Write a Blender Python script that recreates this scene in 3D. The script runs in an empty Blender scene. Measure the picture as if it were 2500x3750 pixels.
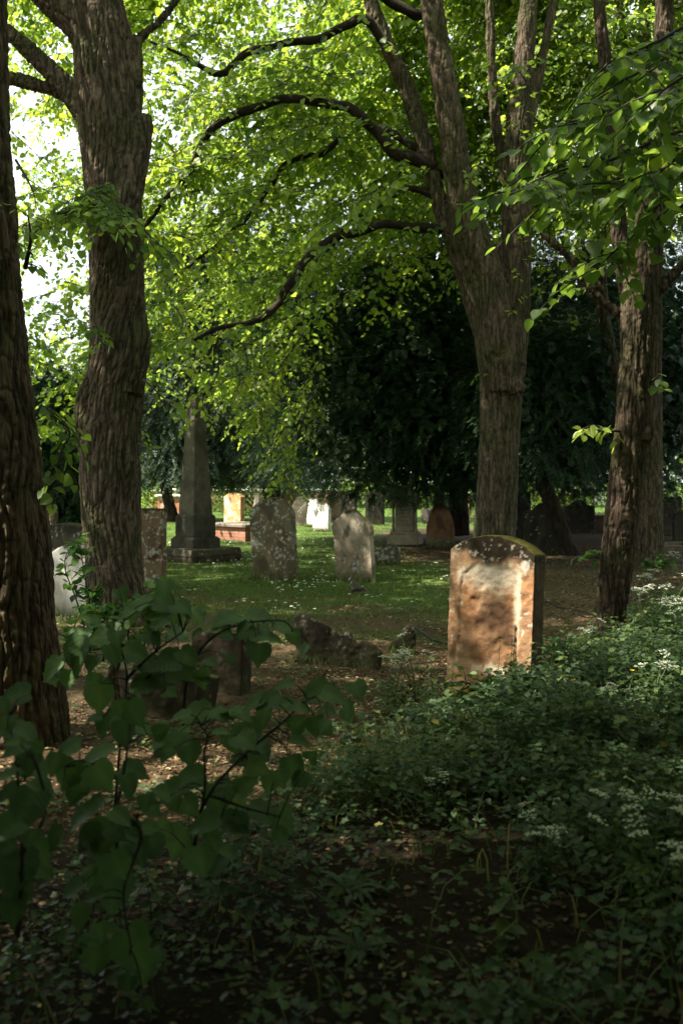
import bpy, math, random
import numpy as np
from mathutils import Vector

rng = np.random.default_rng(11)
SC = bpy.context.scene
COL = SC.collection
F, CAMH, HY = 3646.0, 1.5, 1750.0
K = 1.5944                      # survey sheet units to photograph units


def at(px, py, Y):
    return np.array([(px - 1250) / F * Y, Y, CAMH - (py - HY) / F * Y])


def D(dx, dy, Y):
    return at(dx * K, dy * K, Y)


def sstep(a, b, x):
    t = np.clip((x - a) / (b - a), 0, 1)
    return t * t * (3 - 2 * t)


# ------------------------------------------------------------------ noise
_perm = np.random.default_rng(3).permutation(256)
_perm = np.concatenate([_perm, _perm, _perm])
_g = np.random.default_rng(4).normal(size=(256, 3))
_g /= np.linalg.norm(_g, axis=1)[:, None]


def pn(p, s=1.0, off=0.0):
    p = np.asarray(p, float) * s + off
    i = np.floor(p).astype(int)
    f = p - i
    i &= 255
    u = f * f * f * (f * (f * 6 - 15) + 10)
    r = np.zeros(len(p))
    for a in (0, 1):
        for b in (0, 1):
            for c in (0, 1):
                h = _perm[_perm[_perm[i[:, 0] + a] + i[:, 1] + b] + i[:, 2] + c]
                d = f - np.array([a, b, c])
                w = (u[:, 0] if a else 1 - u[:, 0]) * (u[:, 1] if b else 1 - u[:, 1]) * (u[:, 2] if c else 1 - u[:, 2])
                r += w * (d * _g[h]).sum(1)
    return r * 1.5


def fbm(p, s, o=3, off=0.0):
    r, a, t = 0, 1.0, 0
    for k in range(o):
        r = r + a * pn(p, s * 2 ** k, off + 17.3 * k)
        t += a
        a *= 0.5
    return r / t


# ------------------------------------------------------------------ mesh building
class MB:
    def __init__(self):
        self.V, self.Fs, self.n, self.A = [], [], 0, {}

    def add(self, V, faces, **attrs):
        V = np.asarray(V, float)
        for f in faces:
            f = np.asarray(f, int)
            if len(f):
                self.Fs.append(f + self.n)
        self.V.append(V)
        self.n += len(V)
        for k, v in attrs.items():
            self.A.setdefault(k, []).append(np.asarray(v, float))
        return self

    def mesh(self, name):
        me = bpy.data.meshes.new(name)
        V = np.concatenate(self.V)
        me.vertices.add(len(V))
        me.vertices.foreach_set('co', V.astype(np.float32).ravel())
        li = np.concatenate([f.ravel() for f in self.Fs]).astype(np.int32)
        sz = np.concatenate([np.full(len(f), f.shape[1]) for f in self.Fs])
        st = np.concatenate([[0], np.cumsum(sz)[:-1]]).astype(np.int32)
        me.loops.add(len(li))
        me.loops.foreach_set('vertex_index', li)
        me.polygons.add(len(sz))
        me.polygons.foreach_set('loop_start', st)
        for k, v in self.A.items():
            set_attr(me, k, np.concatenate(v))
        me.update(calc_edges=True)
        return me

    def build(self, name, mat, parent=None, smooth=True):
        me = self.mesh(name)
        return link(name, me, mat, parent, smooth)


def set_attr(me, k, a):
    if a.ndim == 2:
        if k in ('grain', 'blade'):
            at_ = me.attributes.new(k, 'FLOAT_VECTOR', 'POINT')
            at_.data.foreach_set('vector', a.astype(np.float32).ravel())
            return
        at_ = me.attributes.new(k, 'FLOAT_COLOR', 'POINT')
        if a.shape[1] == 3:
            a = np.concatenate([a, np.ones((len(a), 1))], 1)
        at_.data.foreach_set('color', a.astype(np.float32).ravel())
    else:
        at_ = me.attributes.new(k, 'FLOAT', 'POINT')
        at_.data.foreach_set('value', a.astype(np.float32))


def link(name, me, mat, parent=None, smooth=True):
    o = bpy.data.objects.new(name, me)
    COL.objects.link(o)
    if mat is not None and not me.materials:
        me.materials.append(mat)
    if smooth:
        me.polygons.foreach_set('use_smooth', np.ones(len(me.polygons), bool))
    if parent is not None:
        o.parent = parent
    return o


def tag(o, label=None, cat=None, group=None, kind=None):
    for k, v in (('label', label), ('category', cat), ('group', group), ('kind', kind)):
        if v:
            o[k] = v
    return o


def empty(name, loc, label=None, cat=None, group=None, rz=0.0):
    o = bpy.data.objects.new(name, None)
    COL.objects.link(o)
    o.empty_display_size = 0.2
    o.location = tuple(loc)
    o.rotation_euler = (0, 0, rz)
    tag(o, label, cat, group)
    return o


def keep_world(o, root):
    """the mesh was built in world coordinates: parent it to an Empty that stands elsewhere"""
    o.parent = root
    o.matrix_parent_inverse = root_matrix(root).inverted()
    return o


def root_matrix(r):
    from mathutils import Matrix, Euler
    return Matrix.LocRotScale(r.location, r.rotation_euler, r.scale)


def cat_rom(pts, n):
    pts = np.asarray(pts, float)
    P = np.concatenate([[2 * pts[0] - pts[1]], pts, [2 * pts[-1] - pts[-2]]])
    out = []
    m = len(pts) - 1
    for i in range(m):
        p0, p1, p2, p3 = P[i:i + 4]
        t = np.linspace(0, 1, n, endpoint=(i == m - 1))[:, None]
        out.append(0.5 * (2 * p1 + (p2 - p0) * t + (2 * p0 - 5 * p1 + 4 * p2 - p3) * t ** 2 + (3 * p1 - p0 - 3 * p2 + p3) * t ** 3))
    return np.concatenate(out)


def nrm(a):
    return a / (np.linalg.norm(a, axis=-1, keepdims=True) + 1e-9)


def tube(pts, rads, n=10, sub=6, wob=0.0, caps=True):
    """swept tube through pts; returns V, [quads, tris]"""
    pr = np.concatenate([np.asarray(pts, float), np.asarray(rads, float)[:, None]], 1)
    if sub > 1:
        pr = cat_rom(pr, sub)
    P, R = pr[:, :3], np.maximum(pr[:, 3], 0.0008)
    if wob:
        P = P + wob * np.stack([pn(P, 1.7, 5), pn(P, 1.7, 50), pn(P, 1.7, 90)], 1)
    T = nrm(np.gradient(P, axis=0))
    ref = np.array([1.0, 0, 0]) if abs(T[0, 0]) < 0.8 else np.array([0, 1.0, 0])
    U = nrm(ref - T * (T @ ref)[:, None])
    W = np.cross(T, U)
    a = np.linspace(0, 2 * np.pi, n, endpoint=False)
    V = P[:, None] + R[:, None, None] * (np.cos(a)[None, :, None] * U[:, None] + np.sin(a)[None, :, None] * W[:, None])
    m = len(P)
    i = np.arange(m - 1)[:, None] * n
    j = np.arange(n)[None]
    q = np.stack([i + j, i + (j + 1) % n, i + n + (j + 1) % n, i + n + j], -1).reshape(-1, 4)
    V = V.reshape(-1, 3)
    tr = []
    if caps:
        V = np.concatenate([V, P[:1], P[-1:]])
        jj = np.arange(n)
        tr = np.concatenate([np.stack([(jj + 1) % n, jj, np.full(n, m * n)], 1),
                             np.stack([(m - 1) * n + jj, (m - 1) * n + (jj + 1) % n, np.full(n, m * n + 1)], 1)])
    return V, [q, tr]


def box(mb, c, s, rz=0.0, **attrs):
    x, y, z = np.array(s) / 2
    v = np.array([[-x, -y, -z], [x, -y, -z], [x, y, -z], [-x, y, -z], [-x, -y, z], [x, -y, z], [x, y, z], [-x, y, z]])
    ca, sa = math.cos(rz), math.sin(rz)
    v = v @ np.array([[ca, sa, 0], [-sa, ca, 0], [0, 0, 1]]) + np.array(c)
    f = [[0, 3, 2, 1], [4, 5, 6, 7], [0, 1, 5, 4], [1, 2, 6, 5], [2, 3, 7, 6], [3, 0, 4, 7]]
    at_ = {k: np.repeat(np.array([v_]), 8, 0) for k, v_ in attrs.items()}
    mb.add(v, [f], **at_)


def remesh(mb, voxel, smooth=3, fac=0.5):
    me = mb.mesh('temporary')
    o = bpy.data.objects.new('temporary', me)
    COL.objects.link(o)
    r = o.modifiers.new('r', 'REMESH')
    r.mode = 'VOXEL'
    r.voxel_size = voxel
    if smooth:
        s = o.modifiers.new('s', 'SMOOTH')
        s.iterations = smooth
        s.factor = fac
    dg = bpy.context.evaluated_depsgraph_get()
    dg.update()
    out = bpy.data.meshes.new_from_object(o.evaluated_get(dg))
    bpy.data.objects.remove(o)
    bpy.data.meshes.remove(me)
    out.materials.clear()
    return out


def get_co(me):
    a = np.empty(len(me.vertices) * 3, np.float32)
    me.vertices.foreach_get('co', a)
    nn = np.empty(len(me.vertices) * 3, np.float32)
    me.vertices.foreach_get('normal', nn)
    return a.reshape(-1, 3).astype(float), nn.reshape(-1, 3).astype(float)


def set_co(me, co):
    me.vertices.foreach_set('co', co.astype(np.float32).ravel())
    me.update()


# ------------------------------------------------------------------ materials
def mat(name):
    m = bpy.data.materials.new(name)
    m.use_nodes = True
    nt = m.node_tree
    return m, nt, nt.nodes['Principled BSDF'], nt.nodes['Material Output']


def N(nt, typ, **kw):
    n = nt.nodes.new(typ)
    for k, v in kw.items():
        if k.startswith('i_'):
            n.inputs[k[2:].replace('_', ' ')].default_value = v
        else:
            setattr(n, k, v)
    return n


def ramp(nt, src, stops):
    r = N(nt, 'ShaderNodeValToRGB')
    el = r.color_ramp.elements
    while len(el) < len(stops):
        el.new(0.5)
    for e, (p, c) in zip(el, stops):
        e.position = p
        e.color = (*c, 1)
    nt.links.new(src, r.inputs['Fac'])
    return r.outputs['Color']


def mixc(nt, fac, a, b, mode='MIX'):
    m = N(nt, 'ShaderNodeMix', data_type='RGBA', blend_type=mode)
    for sock, v in ((m.inputs['Factor'], fac), (m.inputs['A'], a), (m.inputs['B'], b)):
        if sock.name == 'Factor':
            sock = m.inputs[0]
        elif sock.name == 'A':
            sock = m.inputs[6]
        else:
            sock = m.inputs[7]
        if hasattr(v, 'is_linked'):
            nt.links.new(v, sock)
        else:
            sock.default_value = v if isinstance(v, (int, float)) else (*v, 1)
    return m.outputs[2]


def bump(nt, bs, h, strength=0.5, dist=0.01):
    b = N(nt, 'ShaderNodeBump', i_Strength=strength, i_Distance=dist)
    nt.links.new(h, b.inputs['Height'])
    nt.links.new(b.outputs['Normal'], bs.inputs['Normal'])


def leaf_mat(name, stops, trans_gain=(2.2, 2.0, 1.2), mix=0.45, rough=0.45, spec=0.35):
    m, nt, bs, out = mat(name)
    a = N(nt, 'ShaderNodeAttribute', attribute_name='tint')
    c = ramp(nt, a.outputs['Fac'], stops)
    nt.links.new(c, bs.inputs['Base Color'])
    bs.inputs['Roughness'].default_value = rough
    bs.inputs['Specular IOR Level'].default_value = spec
    t = N(nt, 'ShaderNodeBsdfTranslucent')
    tc = mixc(nt, 1.0, c, trans_gain, 'MULTIPLY')
    nt.links.new(tc, t.inputs['Color'])
    ms = N(nt, 'ShaderNodeMixShader', i_Fac=mix)
    nt.links.new(bs.outputs[0], ms.inputs[1])
    nt.links.new(t.outputs[0], ms.inputs[2])
    nt.links.new(ms.outputs[0], out.inputs['Surface'])
    return m


M = {}
M['lime'] = leaf_mat('lime_leaf', [(0, (.036, .078, .020)), (.5, (.090, .160, .032)), (1, (.18, .25, .042))], (2.8, 2.5, 1.4), .55)
M['sucker'] = leaf_mat('young_lime_leaf', [(0, (.050, .105, .046)), (.5, (.088, .170, .070)), (1, (.15, .24, .075))], (1.9, 1.8, 1.1), .35, .5, .3)
M['sprout'] = leaf_mat('sprout_leaf', [(0, (.020, .062, .018)), (.5, (.040, .11, .024)), (1, (.085, .17, .026))], (2.2, 2.0, 1.2), .4, .6, .2)
M['yew'] = leaf_mat('yew_needles', [(0, (.015, .040, .020)), (.6, (.042, .088, .036)), (1, (.085, .13, .045))], (1.2, 1.2, 1), .15, .5, .35)
M['conifer'] = leaf_mat('cypress_needles', [(0, (.022, .044, .028)), (.6, (.055, .088, .050)), (1, (.12, .15, .075))], (1.2, 1.2, 1), .2, .55, .3)
M['shrub'] = leaf_mat('hedge_leaf', [(0, (.025, .065, .015)), (.6, (.06, .13, .02)), (1, (.14, .21, .03))], (2.4, 2.0, 1.2), .4)
M['herb'] = leaf_mat('ground_herb_leaf', [(0, (.018, .042, .020)), (.5, (.048, .090, .038)), (.9, (.105, .160, .052)), (1, (.18, .17, .035))], (1.9, 1.8, 1.2), .3, .5, .3)
M['grass'] = leaf_mat('grass_blade', [(0, (.028, .052, .015)), (.5, (.075, .120, .030)), (.9, (.14, .175, .05)), (1, (.22, .19, .08))], (2.2, 2.0, 1.2), .3, .5, .3)
M['litter'] = leaf_mat('dry_leaf', [(0, (.030, .017, .009)), (.5, (.11, .070, .036)), (.85, (.22, .155, .083)), (1, (.38, .30, .19))], (1.3, 1.1, 1), .12, .6, .25)
M['petal'] = leaf_mat('white_petal', [(0, (.45, .50, .35)), (1, (.72, .76, .66))], (1, 1, 1), .3)
M['yellow'] = leaf_mat('yellow_petal', [(0, (.6, .42, .02)), (1, (.75, .55, .03))], (1, 1, 1), .3)


def sucker_veins(m):
    nt = m.node_tree
    bs = nt.nodes['Principled BSDF']
    at_ = N(nt, 'ShaderNodeAttribute', attribute_name='blade')
    sp = N(nt, 'ShaderNodeSeparateXYZ')
    nt.links.new(at_.outputs['Vector'], sp.inputs[0])

    def mth(op, a, b=None, c=None):
        n = N(nt, 'ShaderNodeMath', operation=op)
        for i_, v in enumerate((a, b, c)):
            if v is None:
                continue
            if hasattr(v, 'is_linked'):
                nt.links.new(v, n.inputs[i_])
            else:
                n.inputs[i_].default_value = v
        return n.outputs[0]
    ay = mth('ABSOLUTE', sp.outputs['Y'])
    w = mth('MULTIPLY_ADD', ay, -.75, sp.outputs['X'])
    w = mth('PINGPONG', mth('MULTIPLY', w, 7.0), .5)
    vein = mth('SMOOTH_MIN', mth('MULTIPLY', w, 3.0), mth('MULTIPLY', ay, 22.0), .2)
    vein = mth('MINIMUM', vein, 1.0)
    bump(nt, bs, vein, .25, .004)
    src = bs.inputs['Base Color'].links[0].from_socket
    tc = N(nt, 'ShaderNodeTexCoord')
    n1 = N(nt, 'ShaderNodeTexNoise', i_Scale=28.0, i_Detail=5.0, i_Roughness=.7)
    nt.links.new(tc.outputs['Object'], n1.inputs['Vector'])
    c = mixc(nt, .8, src, ramp(nt, n1.outputs['Fac'], [(.3, (.62, .66, .6)), (.7, (1.3, 1.25, 1.1))]), 'MULTIPLY')
    c = mixc(nt, ramp(nt, vein, [(.0, (.45, .45, .45)), (.55, (0, 0, 0))]), c, (.11, .19, .06))
    c = mixc(nt, ramp(nt, n1.outputs['Fac'], [(.73, (0, 0, 0)), (.78, (.8, .8, .8))]), c, (.10, .06, .02))
    nt.links.new(c, bs.inputs['Base Color'])


sucker_veins(M['sucker'])


def stone_mat():
    m, nt, bs, out = mat('weathered_stone')
    a = N(nt, 'ShaderNodeAttribute', attribute_name='col')
    tc = N(nt, 'ShaderNodeTexCoord')
    n1 = N(nt, 'ShaderNodeTexNoise', i_Scale=90.0, i_Detail=6.0, i_Roughness=0.7)
    nt.links.new(tc.outputs['Object'], n1.inputs['Vector'])
    c = mixc(nt, .55, a.outputs['Color'], ramp(nt, n1.outputs['Fac'], [(.3, (.5, .5, .5)), (.7, (1.25, 1.22, 1.18))]), 'MULTIPLY')
    nt.links.new(c, bs.inputs['Base Color'])
    bs.inputs['Roughness'].default_value = .9
    bs.inputs['Specular IOR Level'].default_value = .15
    n2 = N(nt, 'ShaderNodeTexNoise', i_Scale=45.0, i_Detail=8.0, i_Roughness=0.75)
    nt.links.new(tc.outputs['Object'], n2.inputs['Vector'])
    bump(nt, bs, n2.outputs['Fac'], .6, .012)
    return m


def bark_mat(name, ridge, furrow, lichen, grain=1.0):
    m, nt, bs, out = mat(name)
    a = N(nt, 'ShaderNodeAttribute', attribute_name='ridge')
    g = N(nt, 'ShaderNodeAttribute', attribute_name='grain')
    tc = N(nt, 'ShaderNodeTexCoord')

    def fur(sc, det, dis):
        mp = N(nt, 'ShaderNodeMapping')
        mp.inputs['Scale'].default_value = tuple(x * grain for x in sc)
        nt.links.new(g.outputs['Vector'], mp.inputs['Vector'])
        n = N(nt, 'ShaderNodeTexNoise', i_Scale=1.0, i_Detail=det, i_Roughness=.55, i_Distortion=dis)
        nt.links.new(mp.outputs[0], n.inputs['Vector'])
        s1 = N(nt, 'ShaderNodeMath', operation='SUBTRACT')
        nt.links.new(n.outputs['Fac'], s1.inputs[0])
        s1.inputs[1].default_value = .5
        s2 = N(nt, 'ShaderNodeMath', operation='ABSOLUTE')
        nt.links.new(s1.outputs[0], s2.inputs[0])
        s3 = N(nt, 'ShaderNodeMath', operation='MULTIPLY')
        nt.links.new(s2.outputs[0], s3.inputs[0])
        s3.inputs[1].default_value = 4.5
        s3.use_clamp = True
        return s3.outputs[0]
    f1, f2 = fur((34, 34, 5.0), 2.5, .5), fur((75, 75, 16.0), 3.0, .4)
    mx = N(nt, 'ShaderNodeMath', operation='MULTIPLY_ADD')
    nt.links.new(f2, mx.inputs[0])
    mx.inputs[1].default_value = .22
    ad = N(nt, 'ShaderNodeMath', operation='MULTIPLY_ADD')
    nt.links.new(a.outputs['Fac'], ad.inputs[0])
    ad.inputs[1].default_value = .65
    hf = N(nt, 'ShaderNodeMath', operation='MULTIPLY')
    nt.links.new(f1, hf.inputs[0])
    hf.inputs[1].default_value = .3
    nt.links.new(hf.outputs[0], ad.inputs[2])
    nt.links.new(ad.outputs[0], mx.inputs[2])
    n3 = N(nt, 'ShaderNodeTexNoise', i_Scale=2.3, i_Detail=4.0)
    n4 = N(nt, 'ShaderNodeTexNoise', i_Scale=30.0, i_Detail=4.0, i_Roughness=.7)
    for n in (n3, n4):
        nt.links.new(tc.outputs['Object'], n.inputs['Vector'])
    c = ramp(nt, mx.outputs[0], [(.15, furrow), (.6, tuple(.55 * r for r in ridge)), (1.0, ridge)])
    c = mixc(nt, ramp(nt, n3.outputs['Fac'], [(.42, (0, 0, 0)), (.62, (.9, .9, .9))]), c, mixc(nt, 1.0, c, (.62, .80, .52), 'MULTIPLY'))
    c = mixc(nt, ramp(nt, n4.outputs['Fac'], [(.62, (0, 0, 0)), (.75, (.5, .5, .5))]), c, lichen)
    nt.links.new(c, bs.inputs['Base Color'])
    bs.inputs['Roughness'].default_value = .9
    bs.inputs['Specular IOR Level'].default_value = .15
    bump(nt, bs, mx.outputs[0], .9, .022)
    return m


def plain(name, col, rough=.7, nscale=8.0, var=.25, bmp=0.2):
    m, nt, bs, out = mat(name)
    tc = N(nt, 'ShaderNodeTexCoord')
    n1 = N(nt, 'ShaderNodeTexNoise', i_Scale=nscale, i_Detail=5.0, i_Roughness=.6)
    nt.links.new(tc.outputs['Object'], n1.inputs['Vector'])
    c = ramp(nt, n1.outputs['Fac'], [(.3, tuple(x * (1 - var) for x in col)), (.7, tuple(min(1, x * (1 + var)) for x in col))])
    nt.links.new(c, bs.inputs['Base Color'])
    bs.inputs['Roughness'].default_value = rough
    if bmp:
        bump(nt, bs, n1.outputs['Fac'], bmp, .01)
    return m


M['stone'] = stone_mat()
M['bark'] = bark_mat('lime_bark', (.180, .135, .098), (.022, .017, .012), (.20, .19, .14))
M['bark_red'] = bark_mat('reddish_lime_bark', (.200, .140, .100), (.022, .015, .011), (.14, .13, .095))
M['bark_brown'] = bark_mat('brown_lime_bark', (.125, .088, .064), (.015, .011, .008), (.13, .12, .09))
M['bark_dark'] = bark_mat('yew_bark', (.065, .045, .034), (.012, .009, .007), (.08, .075, .05))
M['twig'] = plain('twig_bark', (.022, .017, .013), .8, 20)
M['greenstem'] = plain('green_stem', (.08, .12, .035), .6, 20)
M['render_white'] = plain('white_render', (.78, .76, .72), .8, 1.5, .06, .05)
M['render_pink'] = plain('pink_render', (.62, .48, .40), .8, 1.5, .1, .05)
M['roof'] = plain('clay_roof', (.20, .10, .07), .8, 5)
M['window'] = plain('window_glass', (.05, .06, .07), .15, 2, .1, 0)
M['frame'] = plain('painted_frame', (.75, .75, .73), .5, 4, .05, 0)
M['orange_wall'] = plain('sandstone_wall', (.42, .24, .13), .9, 6, .25)


def brick_mat():
    m, nt, bs, out = mat('old_red_brick')
    tc = N(nt, 'ShaderNodeTexCoord')
    mp = N(nt, 'ShaderNodeMapping')
    mp.inputs['Rotation'].default_value = (math.radians(90), 0, 0)
    nt.links.new(tc.outputs['UV'], mp.inputs['Vector'])
    b = N(nt, 'ShaderNodeTexBrick', i_Scale=1.0)
    b.inputs['Color1'].default_value = (.33, .11, .06, 1)
    b.inputs['Color2'].default_value = (.42, .20, .12, 1)
    b.inputs['Mortar'].default_value = (.12, .10, .085, 1)
    b.inputs['Brick Width'].default_value = .225
    b.inputs['Row Height'].default_value = .078
    b.inputs['Mortar Size'].default_value = .009
    nt.links.new(tc.outputs['UV'], b.inputs['Vector'])
    n1 = N(nt, 'ShaderNodeTexNoise', i_Scale=9.0, i_Detail=6.0)
    nt.links.new(tc.outputs['Object'], n1.inputs['Vector'])
    c = mixc(nt, .6, b.outputs['Color'], ramp(nt, n1.outputs['Fac'], [(.3, (.35, .35, .35)), (.7, (1.2, 1.2, 1.2))]), 'MULTIPLY')
    nt.links.new(c, bs.inputs['Base Color'])
    bs.inputs['Roughness'].default_value = .9
    bump(nt, bs, b.outputs['Fac'], -.7, .01)
    return m


M['brick'] = brick_mat()

# ------------------------------------------------------------------ ground


def gz(x, y):
    x, y = np.asarray(x, float), np.asarray(y, float)
    sh = x.shape
    p = np.stack([x.ravel(), y.ravel(), 0 * x.ravel()], 1)
    z = .05 * pn(p, .35, 3) + .022 * pn(p, 1.1, 9)
    z = z * sstep(1.0, 3.0, p[:, 1])
    d = (5.3 + 1.67 * p[:, 0] - p[:, 1]) / 1.95
    z = z + .17 * sstep(.1, 2.2, d) * sstep(1.2, 3.0, p[:, 1] + .4 * p[:, 0])
    z = z - .05 * np.exp(-((d + .9) / .7) ** 2)
    return z.reshape(sh)


def herbness(x, y):
    p = np.stack([x, y, 0 * x], 1)
    d = (5.4 + 1.67 * x - y) / 1.95 + .55 * pn(p, .9, 4) + .25 * pn(p, 2.6, 8)
    h = sstep(-.05, .5, d)
    # the bare dark hollow in the near foreground
    bare = sstep(.25, 1.1, (x - .05) - .30 * (3.9 - y) + .30 * pn(p, 1.3, 31))
    bare = np.maximum(bare, .10 + .22 * sstep(.0, .4, pn(p, 1.9, 52)))
    bare = bare + (1 - bare) * sstep(3.7, 5.5, y + .7 * pn(p, 1.4, 66))
    return h * bare


def humus(x, y):  # darker soil colour near the front and under the right-hand yews
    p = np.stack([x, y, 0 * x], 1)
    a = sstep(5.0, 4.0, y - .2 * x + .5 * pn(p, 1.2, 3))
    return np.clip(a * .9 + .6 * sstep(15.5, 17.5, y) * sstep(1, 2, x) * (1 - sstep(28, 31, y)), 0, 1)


def grassness(x, y):
    p = np.stack([x, y, 0 * x], 1)
    g = sstep(9.4, 13.2, y + 2.2 * pn(p, .55, 2) + 1.6 * pn(p, 1.7, 21) + .8 * pn(p, 5, 9))
    g = np.maximum(g, .5 * sstep(.0, .35, pn(p, 1.3, 77)) * sstep(8.0, 9.2, y))
    g = g * (1 - .92 * sstep(1.2, 2.2, x + .5 * pn(p, .8, 5)) * sstep(9.5, 10.5, y) * (1 - sstep(28, 31, y)))
    g = g * (1 - .9 * sstep(16.5, 18.0, y) * sstep(.4, 1.4, x) * (1 - sstep(27, 29.5, y)))
    g = g * (1 - .55 * np.exp(-((y - 13.0) / 1.1) ** 2) * sstep(.0, .4, pn(p, .9, 40)))
    return np.clip(g, 0, 1)


def lines(lo, hi, step, far_lo, far_hi, k=1.12):
    a = list(np.arange(lo, hi, step))
    s, v = step, hi
    while v < far_hi:
        a.append(v)
        s *= k
        v += s
    a.append(far_hi)
    s, v, b = step, lo, []
    while v > far_lo:
        s *= k
        v -= s
        b.append(v)
    b.append(far_lo)
    return np.array(b[::-1] + a)


def make_ground():
    xs = lines(-5, 5.5, .07, -260, 260)
    ys = lines(1.6, 17, .07, -40, 320)
    X, Y = np.meshgrid(xs, ys)
    Z = gz(X, Y)
    V = np.stack([X.ravel(), Y.ravel(), Z.ravel()], 1)
    nx, ny = len(xs), len(ys)
    V[:, 2] += .010 * pn(V, 7, 1) * (np.abs(V[:, 0]) < 7) * (V[:, 1] < 20)
    i = (np.arange(ny - 1)[:, None] * nx + np.arange(nx - 1)[None]).ravel()
    q = np.stack([i, i + 1, i + nx + 1, i + nx], 1)
    mb = MB()
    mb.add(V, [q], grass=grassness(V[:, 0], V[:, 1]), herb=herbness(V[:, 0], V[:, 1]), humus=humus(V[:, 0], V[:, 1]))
    m, nt, bs, out = mat('churchyard_soil')
    tc = N(nt, 'ShaderNodeTexCoord')
    a = N(nt, 'ShaderNodeAttribute', attribute_name='grass')
    h = N(nt, 'ShaderNodeAttribute', attribute_name='herb')
    n1 = N(nt, 'ShaderNodeTexNoise', i_Scale=14.0, i_Detail=8.0, i_Roughness=.75)
    n2 = N(nt, 'ShaderNodeTexNoise', i_Scale=55.0, i_Detail=5.0, i_Roughness=.7)
    n3 = N(nt, 'ShaderNodeTexNoise', i_Scale=1.2, i_Detail=4.0)
    for n in (n1, n2, n3):
        nt.links.new(tc.outputs['Object'], n.inputs['Vector'])
    soil = ramp(nt, n1.outputs['Fac'], [(.3, (.042, .028, .016)), (.55, (.105, .073, .043)), (.8, (.19, .14, .085))])
    soil = mixc(nt, ramp(nt, n2.outputs['Fac'], [(.55, (0, 0, 0)), (.7, (.7, .7, .7))]), soil, (.16, .11, .065))
    soil = mixc(nt, ramp(nt, n3.outputs['Fac'], [(.4, (0, 0, 0)), (.7, (.5, .5, .5))]), soil, (.05, .03, .018))
    gr = ramp(nt, n2.outputs['Fac'], [(.3, (.028, .055, .012)), (.6, (.07, .12, .022)), (.8, (.13, .17, .04))])
    hm = N(nt, 'ShaderNodeAttribute', attribute_name='humus')
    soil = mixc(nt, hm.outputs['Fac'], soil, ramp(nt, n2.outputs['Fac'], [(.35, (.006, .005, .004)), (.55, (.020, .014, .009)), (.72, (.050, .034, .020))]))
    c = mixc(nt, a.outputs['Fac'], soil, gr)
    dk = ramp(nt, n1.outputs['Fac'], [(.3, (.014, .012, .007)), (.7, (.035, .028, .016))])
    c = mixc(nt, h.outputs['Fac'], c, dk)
    nt.links.new(c, bs.inputs['Base Color'])
    bs.inputs['Roughness'].default_value = .95
    bs.inputs['Specular IOR Level'].default_value = .1
    bump(nt, bs, mixc(nt, .5, n1.outputs['Fac'], n2.outputs['Fac']), 1.0, .04)
    o = mb.build('ground', m)
    tag(o, kind='structure')
    return o


make_ground()

# ------------------------------------------------------------------ leaves
LOW = np.array([[0, 0, 0], [.22, .40, .07], [.62, .36, .05], [1, 0, -.10], [.62, -.36, .05], [.22, -.40, .07]])
LOWF = np.array([[0, 3, 2, 1], [0, 5, 4, 3]])
MID = np.array([[0, 0, 0], [-.07, .20, .03], [.08, .43, .07], [.36, .49, .07], [.70, .29, .03], [1, 0, -.14],
                [.70, -.29, .03], [.36, -.49, .07], [.08, -.43, .07], [-.07, -.20, .03]])
MIDF = np.array([[0, 5, 4, 3, 2, 1], [0, 9, 8, 7, 6, 5]])
NEEDLE = np.array([[0, 0, 0], [.5, .16, .03], [1, 0, -.05], [.5, -.16, .03]])
NEEDF = np.array([[0, 3, 2, 1]])
IVY = np.array([[0, 0, 0], [-.05, .40, .05], [.32, .34, .02], [.50, .50, .03], [.66, .22, .0], [1, 0, -.08],
                [.66, -.22, 0], [.50, -.50, .03], [.32, -.34, .02], [-.05, -.40, .05]])
IVYF = np.array([[0, 5, 4, 2], [0, 8, 6, 5]])
IVYF3 = np.array([[0, 2, 1], [2, 4, 3], [0, 9, 8], [8, 7, 6]])


def hi_leaf():
    """heart shaped toothed lime leaf with a midrib, about unit length"""
    t = np.linspace(0, 1, 11)
    w = np.array([.30, .47, .515, .52, .50, .455, .385, .29, .175, .075, .0])
    rows = []
    for k, (a, b) in enumerate(zip(t, w)):
        x0 = a - (.08 * (1 - a / .15) if a < .15 else 0)
        tooth = .018 * (1 if k % 2 else -1) if 0 < k < 10 else 0
        for s in (-1, -.5, 0, .5, 1):
            x = a if s == 0 else (a - .085 * max(0, 1 - a / .22) * abs(s)) + (.02 * abs(s))
            rows.append([x, s * (b + tooth * abs(s)), .10 * abs(s) ** 1.3 * b * 2 - .20 * a * a + .03 * math.sin(a * 22) * abs(s)])
    V = np.array(rows)
    q = []
    for i in range(10):
        for j in range(4):
            q.append([i * 5 + j, i * 5 + j + 1, i * 5 + 6 + j, i * 5 + 5 + j])
    return V, np.array(q)


HIV, HIF = hi_leaf()


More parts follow.
